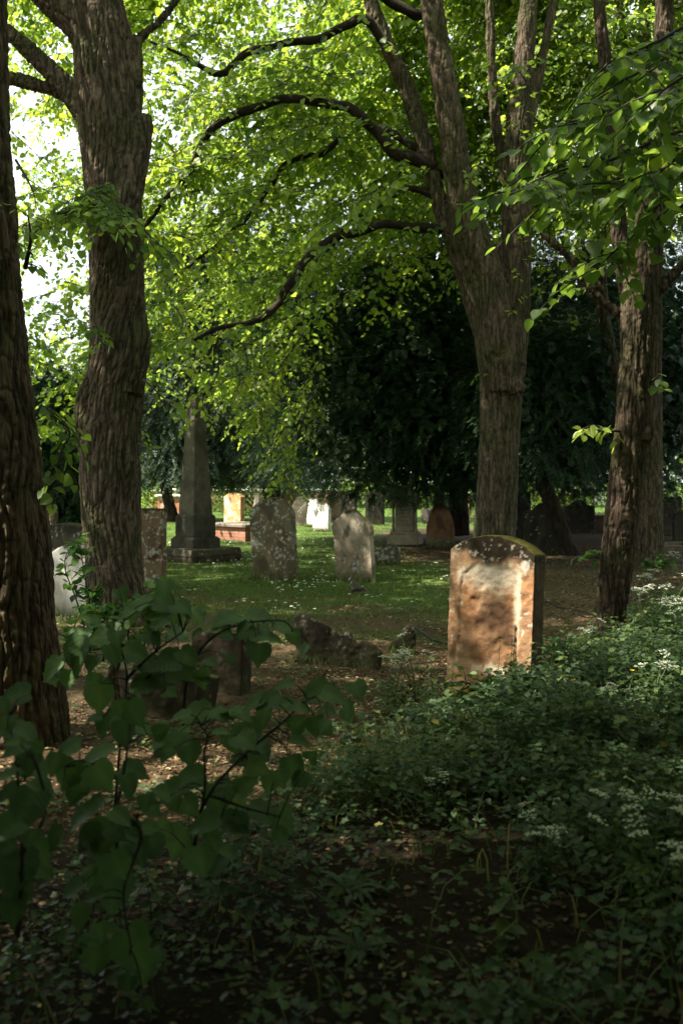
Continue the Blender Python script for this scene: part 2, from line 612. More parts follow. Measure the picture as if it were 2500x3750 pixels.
def scatter(mb, T, Fs, pos, ax, up, size, tint, widen=1.0):
    pos, ax, up = np.asarray(pos), nrm(np.asarray(ax)), np.asarray(up)
    b = nrm(np.cross(up, ax))
    c = np.cross(ax, b)
    size = np.broadcast_to(np.asarray(size, float), (len(pos),))
    wid = np.broadcast_to(np.asarray(widen, float), (len(pos),))
    L = T[None, :, :] * size[:, None, None]
    V = pos[:, None] + L[:, :, :1] * ax[:, None] + L[:, :, 1:2] * (b * wid[:, None])[:, None] + L[:, :, 2:] * c[:, None]
    k = len(T)
    if k == 55:
        mb.A.setdefault('blade', []).append(np.tile(T * np.array([1, 1, 0]), (len(pos), 1)))
    tint = np.broadcast_to(np.asarray(tint, float), (len(pos),))
    off = (np.arange(len(pos)) * k)[:, None, None]
    faces = [(f[None] + off).reshape(-1, f.shape[1]) for f in Fs]
    mb.add(V.reshape(-1, 3), faces, tint=np.repeat(tint, k) if k != 55 else np.clip(tint[:, None] + np.tile([-.05, -.08, .22, -.08, -.05], 11)[None], 0, 1).ravel())


def rand_dir(n, zlo=-1, zhi=1):
    a = rng.uniform(0, 2 * np.pi, n)
    z = rng.uniform(zlo, zhi, n)
    r = np.sqrt(np.maximum(0, 1 - z * z))
    return np.stack([r * np.cos(a), r * np.sin(a), z], 1)


def prisms(mb, P, Q, r0, r1, tint=0.3):
    """many thin three-sided twigs"""
    d = nrm(Q - P)
    ref = np.where(np.abs(d[:, 2:3]) < .9, np.array([[0, 0, 1.0]]), np.array([[1.0, 0, 0]]))
    u = nrm(np.cross(d, ref))
    w = np.cross(d, u)
    a = np.array([0, 2.094, 4.189])
    ring = np.cos(a)[None, :, None] * u[:, None] + np.sin(a)[None, :, None] * w[:, None]
    r0 = np.broadcast_to(np.asarray(r0, float), (len(P),))[:, None, None]
    r1 = np.broadcast_to(np.asarray(r1, float), (len(P),))[:, None, None]
    V = np.concatenate([P[:, None] + ring * r0, Q[:, None] + ring * r1], 1).reshape(-1, 3)
    base = np.array([[0, 1, 4, 3], [1, 2, 5, 4], [2, 0, 3, 5]])
    f = (base[None] + (np.arange(len(P)) * 6)[:, None, None]).reshape(-1, 4)
    mb.add(V, [f], tint=np.full(len(V), tint))


def spray(leaf_mb, twig_mb, start, direc, length, nleaf, size, droop=.25, mid=False, tint0=.5):
    """alternate leaves along flat, drooping twigs: start, direc (n,3)"""
    n = len(start)
    d = nrm(direc)
    side = nrm(np.cross(d, np.array([[0, 0, 1.0]]) + .25 * rand_dir(n)))
    L = np.broadcast_to(np.asarray(length, float), (n,))
    ns = 3
    pts = [start + d * (L * t)[:, None] - np.array([[0, 0, 1.0]]) * (droop * L * t * t)[:, None] for t in np.linspace(0, 1, ns + 1)]
    if twig_mb is not None:
        for k in range(ns):
            prisms(twig_mb, pts[k], pts[k + 1], .006 - .0012 * k, .006 - .0012 * (k + 1))
    tw = rng.normal(0, .18, n)
    for j in range(nleaf):
        t = (j + .6 + .3 * rng.uniform(-1, 1, n)) / nleaf
        p = start + d * (L * t)[:, None]
        p[:, 2] -= droop * L * t * t
        s = 1 if j % 2 else -1
        if j == nleaf - 1:
            s = 0
        a = .55 * d + s * side * .8 + .45 * rand_dir(n)
        a[:, 2] -= rng.uniform(.15, .9, n)
        up = np.array([[0, 0, 1.0]]) + .55 * rand_dir(n) + .3 * d
        sz = size * rng.uniform(.65, 1.2, n) * (1 - .25 * (t - .3))
        p = p + nrm(a) * .018
        tint = np.clip(tint0 + tw + rng.normal(0, .16, n) + .12 * t, 0, 1)
        scatter(leaf_mb, MID if mid else LOW, [MIDF if mid else LOWF], p, a, up, sz, tint, rng.uniform(.85, 1.15, n))


# coverage of lime foliage over the upper half of the view, as angles from the camera
GX = np.array([-100, 100, 300, 500, 700, 900, 1100, 1300, 1500, 1700])
GY = np.array([-150, 50, 150, 250, 350, 450, 550, 650, 750, 850, 950, 1050, 1150])
GD = np.array([
    [.7, .7, .9, .8, .8, .9, 1, 1, 1, 1],
    [.6, .6, .85, .45, .7, .9, 1, 1, 1, 1],
    [.3, .22, .62, .5, .85, .95, 1, 1, 1, 1],
    [.3, .45, .45, .8, .95, 1, 1, 1, 1, 1],
    [.35, .48, .60, .8, .85, 1, 1, 1, 1, .9],
    [.35, .42, .75, .65, .7, .9, .9, .9, .8, .8],
    [.5, .8, .75, .85, .9, .9, .6, .5, .5, .5],
    [.45, .55, .65, .65, .95, .5, .25, .25, .25, .25],
    [.35, .42, .6, .45, .95, .15, .06, .1, .12, .15],
    [.4, .5, .45, .3, .8, .0, .0, .03, .05, .1],
    [.4, .45, .05, .05, .55, .0, 0, 0, .0, .05],
    [.3, .3, 0, 0, .15, 0, 0, 0, 0, 0],
    [.0, .0, 0, 0, .0, 0, 0, 0, 0, 0]])


GD[:7, :4] *= .84
GD[1:4, 3] *= .9


def density(P):
    dx = (P[:, 0] / P[:, 1] * F + 1250) / K
    dy = (HY - (P[:, 2] - CAMH) / P[:, 1] * F) / K
    fx = np.clip((dx - GX[0]) / 200, 0, len(GX) - 1.001)
    fy = np.clip(np.interp(dy, GY, np.arange(len(GY))), 0, len(GY) - 1.001)
    ix, iy = fx.astype(int), fy.astype(int)
    u, v = fx - ix, fy - iy
    d = GD[iy, ix] * (1 - u) * (1 - v) + GD[iy, ix + 1] * u * (1 - v) + GD[iy + 1, ix] * (1 - u) * v + GD[iy + 1, ix + 1] * u * v
    return d


# ------------------------------------------------------------------ lime trees
def bark_mesh(mb, voxel, amp, fxy=26.0, fz=2.6, twist=None, axis=(0, 0), smooth=4, gnarl=.02, warp=.38):
    me = remesh(mb, voxel, smooth)
    co, no = get_co(me)
    q = co.copy()
    if twist is not None:
        a = twist(co[:, 2])
        x, y = q[:, 0] - axis[0], q[:, 1] - axis[1]
        q[:, 0], q[:, 1] = x * np.cos(a) - y * np.sin(a), x * np.sin(a) + y * np.cos(a)
    w = warp * pn(co, 3.1, 40)
    s = q * np.array([fxy, fxy, fz])
    s[:, 0] += 1.6 * w
    s[:, 1] += 1.6 * w
    r1 = np.minimum(1, 3.0 * np.abs(pn(s, 1.0, 0)))
    r2 = np.minimum(1, 2.6 * np.abs(pn(s * np.array([1, 1, 1.7]), 2.1, 30)))
    r3 = np.minimum(1, 4.5 * np.abs(pn(q * np.array([8, 8, 5.5]), 1.0, 81) + .35 * pn(q, 23, 7)))
    ridge = (.66 * r1 + .34 * r2) * (.55 + .45 * r3)
    g = gnarl * fbm(co * np.array([1, 1, .6]), 3.2, 2, 70)
    co = co + no * ((ridge - .6) * amp + g)[:, None]
    set_co(me, co)
    set_attr(me, 'ridge', ridge)
    set_attr(me, 'grain', q)
    return me


LIMES = []


class Lime:
    def __init__(self, label, base, group=None):
        self.root = empty('lime_tree', base, label, 'tree', 'lime trees shading the churchyard')
        self.x, self.y = base[0], base[1]
        self.leaf, self.twig = MB(), MB()
        LIMES.append(self)

    def trunk(self, tubes, voxel, amp, material, **kw):
        mb = MB()
        for pts, rads, n in tubes:
            mb.add(*tube(pts, rads, n, 8))
        me = bark_mesh(mb, voxel, amp, **kw)
        o = link('trunk', me, material)
        return keep_world(o, self.root)

    def branch(self, pts, rads, material, n=9):
        V, fs = tube(pts, rads, n, 8, wob=.09)
        V = V + .02 * np.stack([pn(V, 5, 3), pn(V, 5, 33), pn(V, 5, 63)], 1)
        no = pn(V, 16, 2)
        mb = MB()
        mb.add(V, fs, ridge=np.clip(.45 + .5 * no, 0, 1), grain=V)
        return keep_world(mb.build('branch', material), self.root)

    def finish(self):
        if self.leaf.n:
            keep_world(self.leaf.build('crown', M['lime'], smooth=False), self.root)
        if self.twig.n:
            keep_world(self.twig.build('twigs', M['twig'], smooth=False), self.root)


def Dp(l, Y, dY=None):
    """(sheet x, sheet y, radius) triples to points and radii at depth Y"""
    pts, rads = [], []
    for k, t in enumerate(l):
        yy = Y + (t[3] if len(t) > 3 else 0)
        pts.append(D(t[0], t[1], yy))
        rads.append(t[2] * K / F * yy)
    return pts, rads


# T1, the dark trunk at the left edge
Y1 = 5.8
t1 = Lime('dark furrowed trunk cut off by the left edge, nearest of all the trees', (D(55, 1690, Y1)[0], Y1, 0))
t1.trunk([(*Dp([(50, 1780, 118), (52, 1690, 104), (40, 1560, 104), (30, 1400, 96), (12, 1200, 96), (-10, 1000, 92), (-28, 800, 90), (-42, 600, 84), (-54, 400, 82),
                 (-62, 200, 78), (-66, 0, 78), (-90, -400, 70), (-100, -800, 50)], Y1), 24)], .010, .022, M['bark_red'], fxy=20, fz=2.1)

# T2, big left trunk
Y2 = 10.3
t2 = Lime('large gnarled trunk with a forked limb on its left and a stub on its right', (D(262, 1430, Y2)[0], Y2, 0))
t2.trunk([
    (*Dp([(268, 1500, 84), (266, 1430, 72), (264, 1330, 66), (255, 1180, 68), (253, 1000, 70), (262, 900, 67), (273, 790, 66), (272, 700, 62), (268, 600, 62), (262, 480, 62),
          (256, 380, 65), (250, 280, 70), (244, 180, 72), (238, 90, 66), (224, 0, 58), (212, -150, 52), (205, -500, 40), (200, -900, 18)], Y2), 24),
    (*Dp([(240, 300, 50), (200, 260, 34), (165, 215, 27), (110, 155, 22), (50, 100, 19), (0, 60, 17), (-80, 0, 14), (-200, -100, 10)], Y2), 12),
    (*Dp([(175, 225, 22), (120, 205, 17), (60, 188, 15), (5, 176, 14), (-90, 170, 11), (-200, 130, 7)], Y2 + .1), 10),
    (*Dp([(240, 130, 50), (190, 60, 42), (130, 10, 36), (80, -40, 32), (0, -140, 24), (-80, -300, 14)], Y2), 14),
    (*Dp([(270, 330, 40), (292, 240, 34), (303, 160, 25), (308, 105, 19), (309, 84, 15)], Y2 - .1), 12),
    (*Dp([(304, 112, 12), (330, 78, 10), (365, 50, 9), (400, 5, 8), (440, -60, 6)], Y2), 8),
    (*Dp([(280, 480, 40), (304, 400, 33), (320, 330, 27), (331, 285, 20), (335, 263, 15)], Y2 - .1), 12),
    (*Dp([(290, 900, 40), (312, 820, 32), (322, 770, 24), (318, 700, 14), (300, 620, 10)], Y2 - .1), 10),
    (*Dp([(235, 1080, 46), (212, 980, 40), (205, 920, 32), (222, 850, 20), (240, 780, 12)], Y2 - .1), 10),
    (*Dp([(290, 1440, 40), (345, 1480, 22), (400, 1500, 8)], Y2 - .2), 10),
    (*Dp([(240, 1440, 40), (190, 1485, 22), (150, 1500, 8)], Y2 - .2), 10),
], .012, .022, M['bark'], twist=lambda z: .55 * np.sin(z * 1.1 - .4) - .2 * z, axis=(D(262, 1000, Y2)[0], Y2), fxy=20, fz=2.2, gnarl=.026)

# T3, the forked tree behind the sandstone gravestone
Y3 = 14.4
t3 = Lime('forked lime with several stems on one burled trunk, behind the mossy sandstone headstone', (D(1130, 1335, Y3)[0], Y3, 0))
t3.trunk([
    (*Dp([(1128, 1380, 58), (1130, 1320, 52), (1136, 1220, 49), (1142, 1100, 46), (1147, 1000, 45), (1150, 920, 47), (1152, 850, 53), (1149, 790, 58), (1144, 720, 52), (1142, 650, 36), (1140, 560, 10)], Y3), 20),
    (*Dp([(1148, 900, 30), (1144, 830, 42), (1130, 762, 44), (1108, 700, 40), (1086, 640, 38), (1062, 580, 34), (1040, 530, 28), (1012, 470, 21), (992, 400, 19), (975, 330, 20), (955, 265, 20), (930, 190, 19), (900, 130, 18), (872, 60, 17), (848, -10, 16), (800, -160, 12), (760, -400, 6)], Y3), 12),
    (*Dp([(1148, 900, 30), (1147, 830, 42), (1140, 760, 44), (1130, 690, 42), (1112, 620, 38), (1088, 550, 37), (1068, 480, 36), (1052, 400, 33), (1040, 320, 31), (1028, 240, 30), (1012, 140, 28), (995, 30, 26), (985, -60, 24), (970, -300, 18), (960, -600, 8)], Y3 - .2), 14),
    (*Dp([(1152, 920, 30), (1158, 850, 42), (1166, 785, 42), (1178, 720, 36), (1184, 640, 34), (1185, 540, 35), (1188, 440, 33), (1190, 340, 32), (1196, 230, 30), (1204, 120, 24), (1214, 0, 20), (1222, -150, 16), (1230, -450, 8)], Y3 - .05), 14),
    (*Dp([(1160, 420, 16), (1150, 350, 13), (1138, 280, 12), (1130, 160, 11), (1124, 0, 10), (1120, -200, 6)], Y3 + .3), 8),
    (*Dp([(1196, 330, 18), (1222, 240, 14), (1240, 160, 12), (1258, 70, 11), (1275, -10, 10), (1300, -160, 6)], Y3), 8),
    (*Dp([(1165, 890, 30), (1186, 884, 25), (1196, 878, 15)], Y3 - .2), 12),
    (*Dp([(1165, 905, 26), (1190, 895, 22), (1198, 900, 12)], Y3 - .15), 10),
    (*Dp([(1175, 830, 34), (1198, 760, 18), (1205, 700, 14), (1205, 600, 10)], Y3 - .1), 10),
], .015, .020, M['bark'], fxy=18, fz=1.7, gnarl=.02)
B3 = [
    [(1000, 395, 15), (940, 370, 15), (905, 352, 14), (870, 300, 12), (810, 255, 11), (740, 228, 11), (650, 230, 10), (560, 255, 10), (500, 290, 9), (455, 350, 8), (425, 400, 7), (385, 450, 6), (340, 505, 5), (300, 560, 3)],
    [(915, 140, 12), (850, 60, 11), (800, 52, 10), (720, 82, 9), (660, 95, 9), (600, 112, 9), (545, 142, 8), (500, 165, 7), (455, 145, 6), (410, 118, 4), (340, 90, 2)],
    [(1020, 520, 11), (960, 518, 10), (860, 520, 9), (790, 538, 9), (740, 560, 9), (695, 600, 9), (660, 645, 9), (630, 690, 9), (590, 735, 8), (540, 745, 5), (480, 760, 4), (420, 782, 2)],
    [(1010, 455, 9), (930, 440, 7), (890, 452, 6), (850, 480, 5), (790, 520, 4), (740, 580, 3), (700, 640, 2)],
    [(985, 360, 11), (935, 330, 9), (900, 300, 8), (870, 290, 6)],
    [(990, 30, 14), (950, 30, 12), (910, 10, 12), (870, -20, 10), (800, -80, 7)],
    [(780, 310, 5), (740, 345, 5), (690, 365, 6), (645, 385, 6), (620, 420, 6), (595, 468, 6), (550, 515, 5), (500, 555, 4), (440, 600, 3), (380, 650, 2)],
    [(1050, 410, 10), (1010, 400, 9), (960, 372, 8), (915, 372, 7)],
]
for k, b in enumerate(B3):
    dy = [.0, -.3, -.6, .2, .3, 0, .5, .2][k]
    p, r = Dp(b, Y3)
    for i in range(len(p)):
        s = i / (len(p) - 1)
        p[i] = D(b[i][0], b[i][1], Y3 + dy * 2.2 * s)
    t3.branch(p, r, M['bark_dark'])

# T4, right leaning tree
Y4 = 8.9
t4 = Lime('leaning reddish lime trunk on the right, its foot in the green herbs', (D(1392, 1490, Y4)[0], Y4, .1))
t4.trunk([
    (*Dp([(1384, 1545, 50), (1388, 1490, 40), (1398, 1420, 36), (1412, 1320, 37), (1426, 1200, 38), (1438, 1090, 38), (1450, 980, 38), (1458, 880, 37), (1464, 780, 38), (1468, 700, 40), (1472, 640, 40), (1482, 580, 35), (1494, 500, 31), (1504, 400, 28), (1512, 280, 25), (1522, 100, 22), (1530, -100, 18), (1540, -500, 8)], Y4), 20),
    (*Dp([(1462, 720, 34), (1440, 640, 24), (1424, 560, 20), (1416, 460, 18), (1412, 350, 17), (1400, 230, 15), (1386, 120, 15), (1372, 0, 13), (1350, -200, 8)], Y4 + .3), 12),
    (*Dp([(1480, 690, 22), (1515, 660, 15), (1545, 630, 13), (1580, 600, 12), (1650, 560, 9)], Y4), 9),
    (*Dp([(1455, 860, 28), (1437, 740, 16), (1415, 715, 12), (1380, 690, 11), (1340, 640, 10), (1300, 585, 9), (1255, 545, 7), (1230, 530, 3)], Y4 + .2), 9),
    (*Dp([(1470, 1010, 24), (1482, 985, 20), (1486, 965, 12)], Y4 - .05), 10),
    (*Dp([(1394, 1430, 30), (1368, 1500, 20), (1340, 1545, 10)], Y4 - .15), 9),
    (*Dp([(1400, 1430, 30), (1424, 1500, 20), (1452, 1545, 10)], Y4 - .05), 9),
    (*Dp([(1398, 1430, 28), (1396, 1500, 22), (1400, 1560, 12)], Y4 - .35), 9),
], .011, .020, M['bark_brown'], fxy=22, fz=2.1, gnarl=.013)

# T5, straight tree behind T4
Y5 = 17.6
t5 = Lime('slimmer straight lime half hidden behind the leaning right-hand trunk', (D(1492, 1300, Y5)[0], Y5, 0))
t5.trunk([
    (*Dp([(1488, 1330, 42), (1490, 1290, 34), (1493, 1200, 28), (1495, 1050, 26), (1494, 900, 25), (1496, 700, 24), (1498, 540, 23), (1490, 400, 20), (1484, 250, 18), (1480, 100, 15), (1478, -100, 10), (1478, -500, 5)], Y5), 14),
    (*Dp([(1496, 620, 18), (1455, 450, 15), (1440, 300, 14), (1432, 150, 13), (1420, 0, 11), (1400, -200, 6)], Y5), 10),
    (*Dp([(1496, 560, 14), (1535, 420, 12), (1555, 260, 11), (1560, 60, 9), (1570, -150, 5)], Y5), 9),
], .022, .026, M['bark'], fxy=18, fz=1.8)
# T6, thin stems further back between the forked tree and the right-hand trunks
Y6 = 13.0
t6 = Lime('thin many stemmed lime among leaves at the upper right, between the two right-hand trunks', (D(1470, 1280, 19)[0], 19, 0))
t6.trunk([
    (*Dp([(1470, 1310, 20), (1462, 1150, 17), (1440, 980, 16), (1400, 800, 15), (1378, 640, 15), (1385, 480, 16), (1395, 330, 16), (1378, 200, 15), (1340, 110, 14), (1305, 30, 13), (1280, -80, 10)], 19), 9),
    (*Dp([(1380, 200, 12), (1385, 90, 11), (1390, -60, 8)], 19), 8),
], .026, .02, M['bark'])

# ---- unseen trees added outside the picture to shade it
for (x, y, lab) in ((-8.6, 15.8, 'unseen lime tree added left of the obelisk to shade the graves'),
                    (-7.4, 6.2, 'unseen lime tree added left of the path to dim the sun'),
                    (-5.2, -2.5, 'unseen lime tree added behind the camera on the left for shade'),
                    (3.4, -3.0, 'unseen lime tree added behind the camera on the right for shade'),
                    (7.4, 5.0, 'unseen lime tree added right of the bank to block light'),
                    (9.5, 13.0, 'unseen lime tree added right of the yews for shade')):
    t = Lime(lab, (x, y, 0))
    t.trunk([([(x, y, -.3), (x + .05, y, 1), (x, y + .05, 4), (x - .3, y, 8), (x - .9, y, 12), (x - 2.6, y, 18)], [.45, .34, .3, .24, .16, .04], 12)], .05, .03, M['bark'])

VIS = LIMES[:6]


def in_cone(P):
    """inside what the picture shows, with a margin, or right at the camera"""
    y = np.maximum(P[:, 1], .01)
    dx = (P[:, 0] / y * F + 1250) / K
    dy = (HY - (P[:, 2] - CAMH) / y * F) / K
    mx = 120 + 900 / y
    c = (P[:, 1] > .1) & (dx > -mx) & (dx < 1568 + mx) & (dy > -mx) & (dy < 2352 + mx)
    return c | (np.linalg.norm(P - np.array([0, 0, CAMH]), axis=1) < 1.3)


def assign(P, trees):
    d = np.stack([np.hypot(P[:, 0] - t.x, P[:, 1] - t.y) for t in trees], 1)
    return d.argmin(1)


def branchlets(n, sample, trees, length=(1.0, 2.0), ntw=11, size=.075, dens=True, nleaf=8, gap=0.0, dark=0.0):
    """drooping branchlets, each with twigs in a flat layer; sample(n) gives start points"""
    S = sample(n)
    idx = assign(S, trees)
    for k, t in enumerate(trees):
        s = S[idx == k]
        if not len(s):
            continue
        m = len(s)
        out = nrm(np.stack([s[:, 0] - t.x, s[:, 1] - t.y, 0 * s[:, 0]], 1)) + .9 * rand_dir(m, -.1, .1)
        d = nrm(out)
        d[:, 2] = rng.uniform(-.35, .25, m)
        d = nrm(d)
        L = rng.uniform(*length, m)
        dr = rng.uniform(.1, .32, m)
        side = nrm(np.cross(d, [[0, 0, 1.0]]))
        prev = s
        for q in range(1, 5):
            tq = q / 4
            e = s + d * (L * tq)[:, None]
            e[:, 2] -= dr * L * tq * tq
            ok_ = np.ones(m, bool) if dens else ~(in_cone(prev) | in_cone(e))
            prisms(t.twig, prev[ok_], e[ok_], .010 - .0022 * (q - 1), .010 - .0022 * q)
            prev = e
        for j in range(ntw):
            tq = (j + 1) / ntw
            p = s + d * (L * tq)[:, None]
            p[:, 2] -= dr * L * tq * tq
            sg = 1 if j % 2 else -1
            dd = .6 * d + sg * side * (.9 - .4 * tq) + .3 * rand_dir(m)
            dd[:, 2] -= .2
            if dens:
                mid = p + nrm(dd) * .25
                pr = density(mid)
                gp = pn(p, .55, 12) * .8 + pn(p, 1.5, 60) * .5
                kp = rng.uniform(0, 1, m) < np.clip(pr * 1.05 + (gp - gap) * 1.7 * (1 - .35 * pr), 0, 1) * (pr > .02)
            else:
                kp = ~in_cone(p + nrm(dd) * .3)
            if kp.any():
                spray(t.leaf, t.twig, p[kp], dd[kp], rng.uniform(.3, .65, kp.sum()), nleaf, size, rng.uniform(.2, .6), tint0=.55 - dark)


def view_vol(y0, y1):
    def f(n):
        dx = rng.uniform(-150, 1720, n)
        near = 14.9 + 1.2 * sstep(800, 950, dx)
        Y = np.maximum(rng.uniform(y0, y1, n), np.where(rng.uniform(0, 1, n) < .06, y0, near))
        dy = rng.uniform(-260, 1100, n)
        dy = np.where(rng.uniform(0, 1, n) < .3, rng.uniform(-260, 500, n), dy)
        P = np.stack([(dx * K - 1250) / F * Y, Y, CAMH - (dy * K - HY) / F * Y], 1)
        pr = density(P)
        keep = rng.uniform(0, 1, n) < np.clip(pr, 0, 1) ** 1.2
        return P[keep]
    return f


branchlets(3000, view_vol(13.2, 24), VIS, size=.118)
branchlets(420, view_vol(20, 33), VIS, length=(1.4, 2.8), size=.125)


def ell(c, r, n, zmin=None):
    c, r = np.array(c), np.array(r)

    def f(_):
        d = rand_dir(n)
        P = c + d * r * (rng.uniform(0, 1, n) ** .4)[:, None]
        return P
    return f


# unseen leaf lobes added out of frame, shaped to block sun and sky
def shade_canopy(c, r, n, tree, size=.13, nleaf=7, length=(1.2, 2.4)):
    def f(m):
        P = ell(c, r, n)(0)
        return P[~in_cone(P)]
    branchlets(n, f, [tree], length=length, ntw=9, size=size, dens=False, nleaf=nleaf)


L_obl, L_path, L_bl, L_br, L_rb, L_ry = LIMES[6:]
shade_canopy((-7.6, 12.9, 8.6), (2.0, 2.0, 2.0), 200, L_obl)
shade_canopy((-8.2, 16.8, 8.6), (2.2, 2.2, 2.2), 260, L_obl)
shade_canopy((-4.4, 12.6, 12.2), (2.6, 1.5, 1.8), 200, L_obl)
shade_canopy((-8.6, 6.6, 8.2), (3.4, 4.2, 2.8), 240, L_path)
shade_canopy((-5.0, -2.0, 5.4), (4.6, 4.2, 2.8), 400, L_bl)
shade_canopy((-3.3, .4, 1.7), (1.4, 1.9, 1.7), 200, L_bl, .12)
shade_canopy((-.5, -3.2, 2.2), (4.5, 1.4, 2.6), 330, L_br, .12)
shade_canopy((3.0, -2.0, 5.2), (4.6, 4.6, 2.8), 420, L_br)
shade_canopy((4.6, 2.5, 2.0), (2.0, 3.5, 2.2), 330, L_rb, .12)
shade_canopy((7.8, 5.0, 5.2), (3.8, 6.0, 3.6), 420, L_rb)
shade_canopy((9.8, 13.5, 6.4), (3.6, 4.6, 4.2), 300, L_ry)
shade_canopy((-3.2, 10.0, 9.8), (4.0, 2.2, 2.0), 170, t2)
shade_canopy((-11.6, 5.0, 17.6), (3.0, 3.6, 3.0), 92, L_path)
shade_canopy((-2.2, 4.0, 6.7), (1.5, .9, 1.0), 45, t1)
shade_canopy((1.9, .5, 5.0), (3.4, 2.7, 1.7), 800, t1)
shade_canopy((-1.2, -.6, 4.6), (2.0, 1.8, 1.4), 300, t1)
shade_canopy((3.0, 3.4, 6.0), (2.8, 1.2, 1.2), 150, t1)
shade_canopy((.4, 5.2, 8.4), (1.8, 1.1, 1.2), 130, t4)
shade_canopy((-3.9, 2.2, 1.5), (1.2, 1.7, 1.6), 190, L_bl, .12)
shade_canopy((-2.0, 2.8, 4.3), (.7, .4, .6), 60, t1, length=(.4, .7))
shade_canopy((-3.2, 2.3, 5.8), (.8, .5, .6), 60, t1, length=(.4, .8))
shade_canopy((-2.6, .3, 5.0), (2.4, 2.0, 1.5), 240, t1)
shade_canopy((3.6, 9.8, 9.6), (4.2, 5.0, 2.4), 180, t4)
shade_canopy((4.4, 16.5, 11.8), (3.6, 5.0, 2.4), 260, t3)


# the big near leaves of the right-hand tree hanging towards the camera
def near_branch(tree, path, Y0, Y1, ntw, size, spread, nl=7, droop=.35, tint0=.35, tw=(.25, .5)):
    m = len(path)
    pts = [D(a, b, Y0 + (Y1 - Y0) * i / (m - 1)) for i, (a, b) in enumerate(path)]
    P = cat_rom(np.array(pts), 8)
    V, fs = tube(pts, np.linspace(.014, .004, m), 6, 6, wob=.03)
    mb = tree.twig
    mb.add(V, fs, tint=np.full(len(V), .3))
    T = nrm(np.gradient(P, axis=0))
    ii = np.linspace(1, len(P) - 1, ntw).astype(int)
    s = P[ii] + .02 * rand_dir(ntw)
    side = nrm(np.cross(T[ii], [[0, 0, 1.0]])) * np.where(np.arange(ntw) % 2, 1, -1)[:, None]
    dd = .6 * T[ii] + side * spread + .35 * rand_dir(ntw)
    dd[:, 2] -= .15
    spray(tree.leaf, tree.twig, s, dd, rng.uniform(*tw, ntw), nl, size, droop, mid=True, tint0=tint0)


for path, ya, yb, n_ in (
        ([(1720, 90), (1620, 110), (1520, 140), (1420, 190), (1330, 240)], 6.6, 5.4, 30),
        ([(1720, 180), (1620, 190), (1500, 220), (1400, 260), (1270, 300)], 6.4, 5.2, 34),
        ([(1720, 260), (1600, 290), (1490, 330), (1380, 370), (1270, 400), (1190, 430)], 6.6, 5.0, 40),
        ([(1720, 350), (1600, 360), (1500, 390), (1410, 420), (1320, 430)], 6.0, 5.2, 32),
        ([(1720, 440), (1610, 460), (1510, 500), (1430, 560), (1385, 600)], 6.2, 5.6, 26),
        ([(1720, 20), (1640, 40), (1560, 70), (1480, 110), (1400, 150)], 6.2, 5.4, 28),
        ([(1700, 310), (1630, 320), (1560, 350), (1500, 400)], 5.0, 4.5, 22),
        ([(1700, 150), (1630, 160), (1550, 190), (1480, 240)], 5.2, 4.7, 24)):
    near_branch(t4, path, ya, yb, int(n_ * .72), .090, .9, nl=8, tint0=.22)
near_branch(t4, [(1445, 990), (1400, 985), (1360, 975), (1335, 985)], 8.9, 8.5, 5, .09, .3, 5, tint0=.9, tw=(.15, .25))
near_branch(t4, [(1485, 880), (1500, 870), (1515, 860)], 8.9, 8.6, 2, .09, .3, 4, tint0=.5, tw=(.12, .2))
near_branch(t3, [(1170, 760), (1190, 660), (1200, 560)], 14.2, 13.8, 6, .08, .5, 5, tint0=.8, tw=(.2, .35))
near_branch(t3, [(1190, 330), (1210, 200), (1160, 130)], 14, 13.2, 10, .095, .7, 7, tint0=.75, tw=(.4, .6))
near_branch(t3, [(1060, 420), (1090, 380), (1120, 400)], 13.9, 13.3, 5, .09, .5, 6, tint0=.7, tw=(.3, .4))
near_branch(t3, [(1120, 860), (1118, 850), (1105, 852)], 14.2, 14.0, 2, .08, .3, 4, tint0=.6, tw=(.1, .2))
for k, b in enumerate(B3):
    if k in (4, 5, 7):
        continue
    near_branch(t3, [(q[0], q[1]) for q in b], Y3, Y3 + [.0, -.6, -1.2, .4, .6, 0, 1.0, .4][k], (26, 18, 22, 14, 0, 0, 18)[k], .11, 1.0, nl=8, tint0=.5, tw=(.4, .9))
# sprouts on the left trunk
near_branch(t2, [(290, 500), (230, 470), (160, 480), (90, 500), (50, 520)], 10.0, 8.8, 34, .095, .7, 7, tint0=.35, tw=(.3, .5))
near_branch(t2, [(250, 420), (225, 430), (200, 450), (240, 480), (320, 500)], 9.9, 8.9, 30, .095, .7, 6, tint0=.35, tw=(.25, .45))
near_branch(t2, [(330, 520), (360, 560), (400, 590)], 9.9, 9.4, 8, .09, .6, 6, tint0=.35)
near_branch(t2, [(215, 740), (225, 760), (230, 790)], 9.9, 9.6, 4, .09, .4, 5, tint0=.3, tw=(.1, .25))
near_branch(t2, [(330, 870), (370, 910), (400, 930)], 9.9, 9.4, 4, .09, .4, 5, tint0=.4, tw=(.15, .25))
near_branch(t2, [(322, 1015), (330, 1020), (335, 1024)], 9.9, 9.7, 2, .09, .3, 3, tint0=.4, tw=(.1, .15))
near_branch(t1, [(95, 930), (130, 950), (160, 990), (140, 1040), (130, 1070)], 5.8, 5.6, 9, .07, .5, 5, tint0=.3, tw=(.1, .22))
near_branch(t1, [(60, 620), (70, 560), (60, 500)], 5.8, 5.5, 4, .06, .5, 4, tint0=.3, tw=(.1, .2))
near_branch(t2, [(40, 370), (60, 400), (78, 440), (82, 480)], 9.6, 9.4, 2, .06, .4, 3, tint0=.3, tw=(.1, .2))
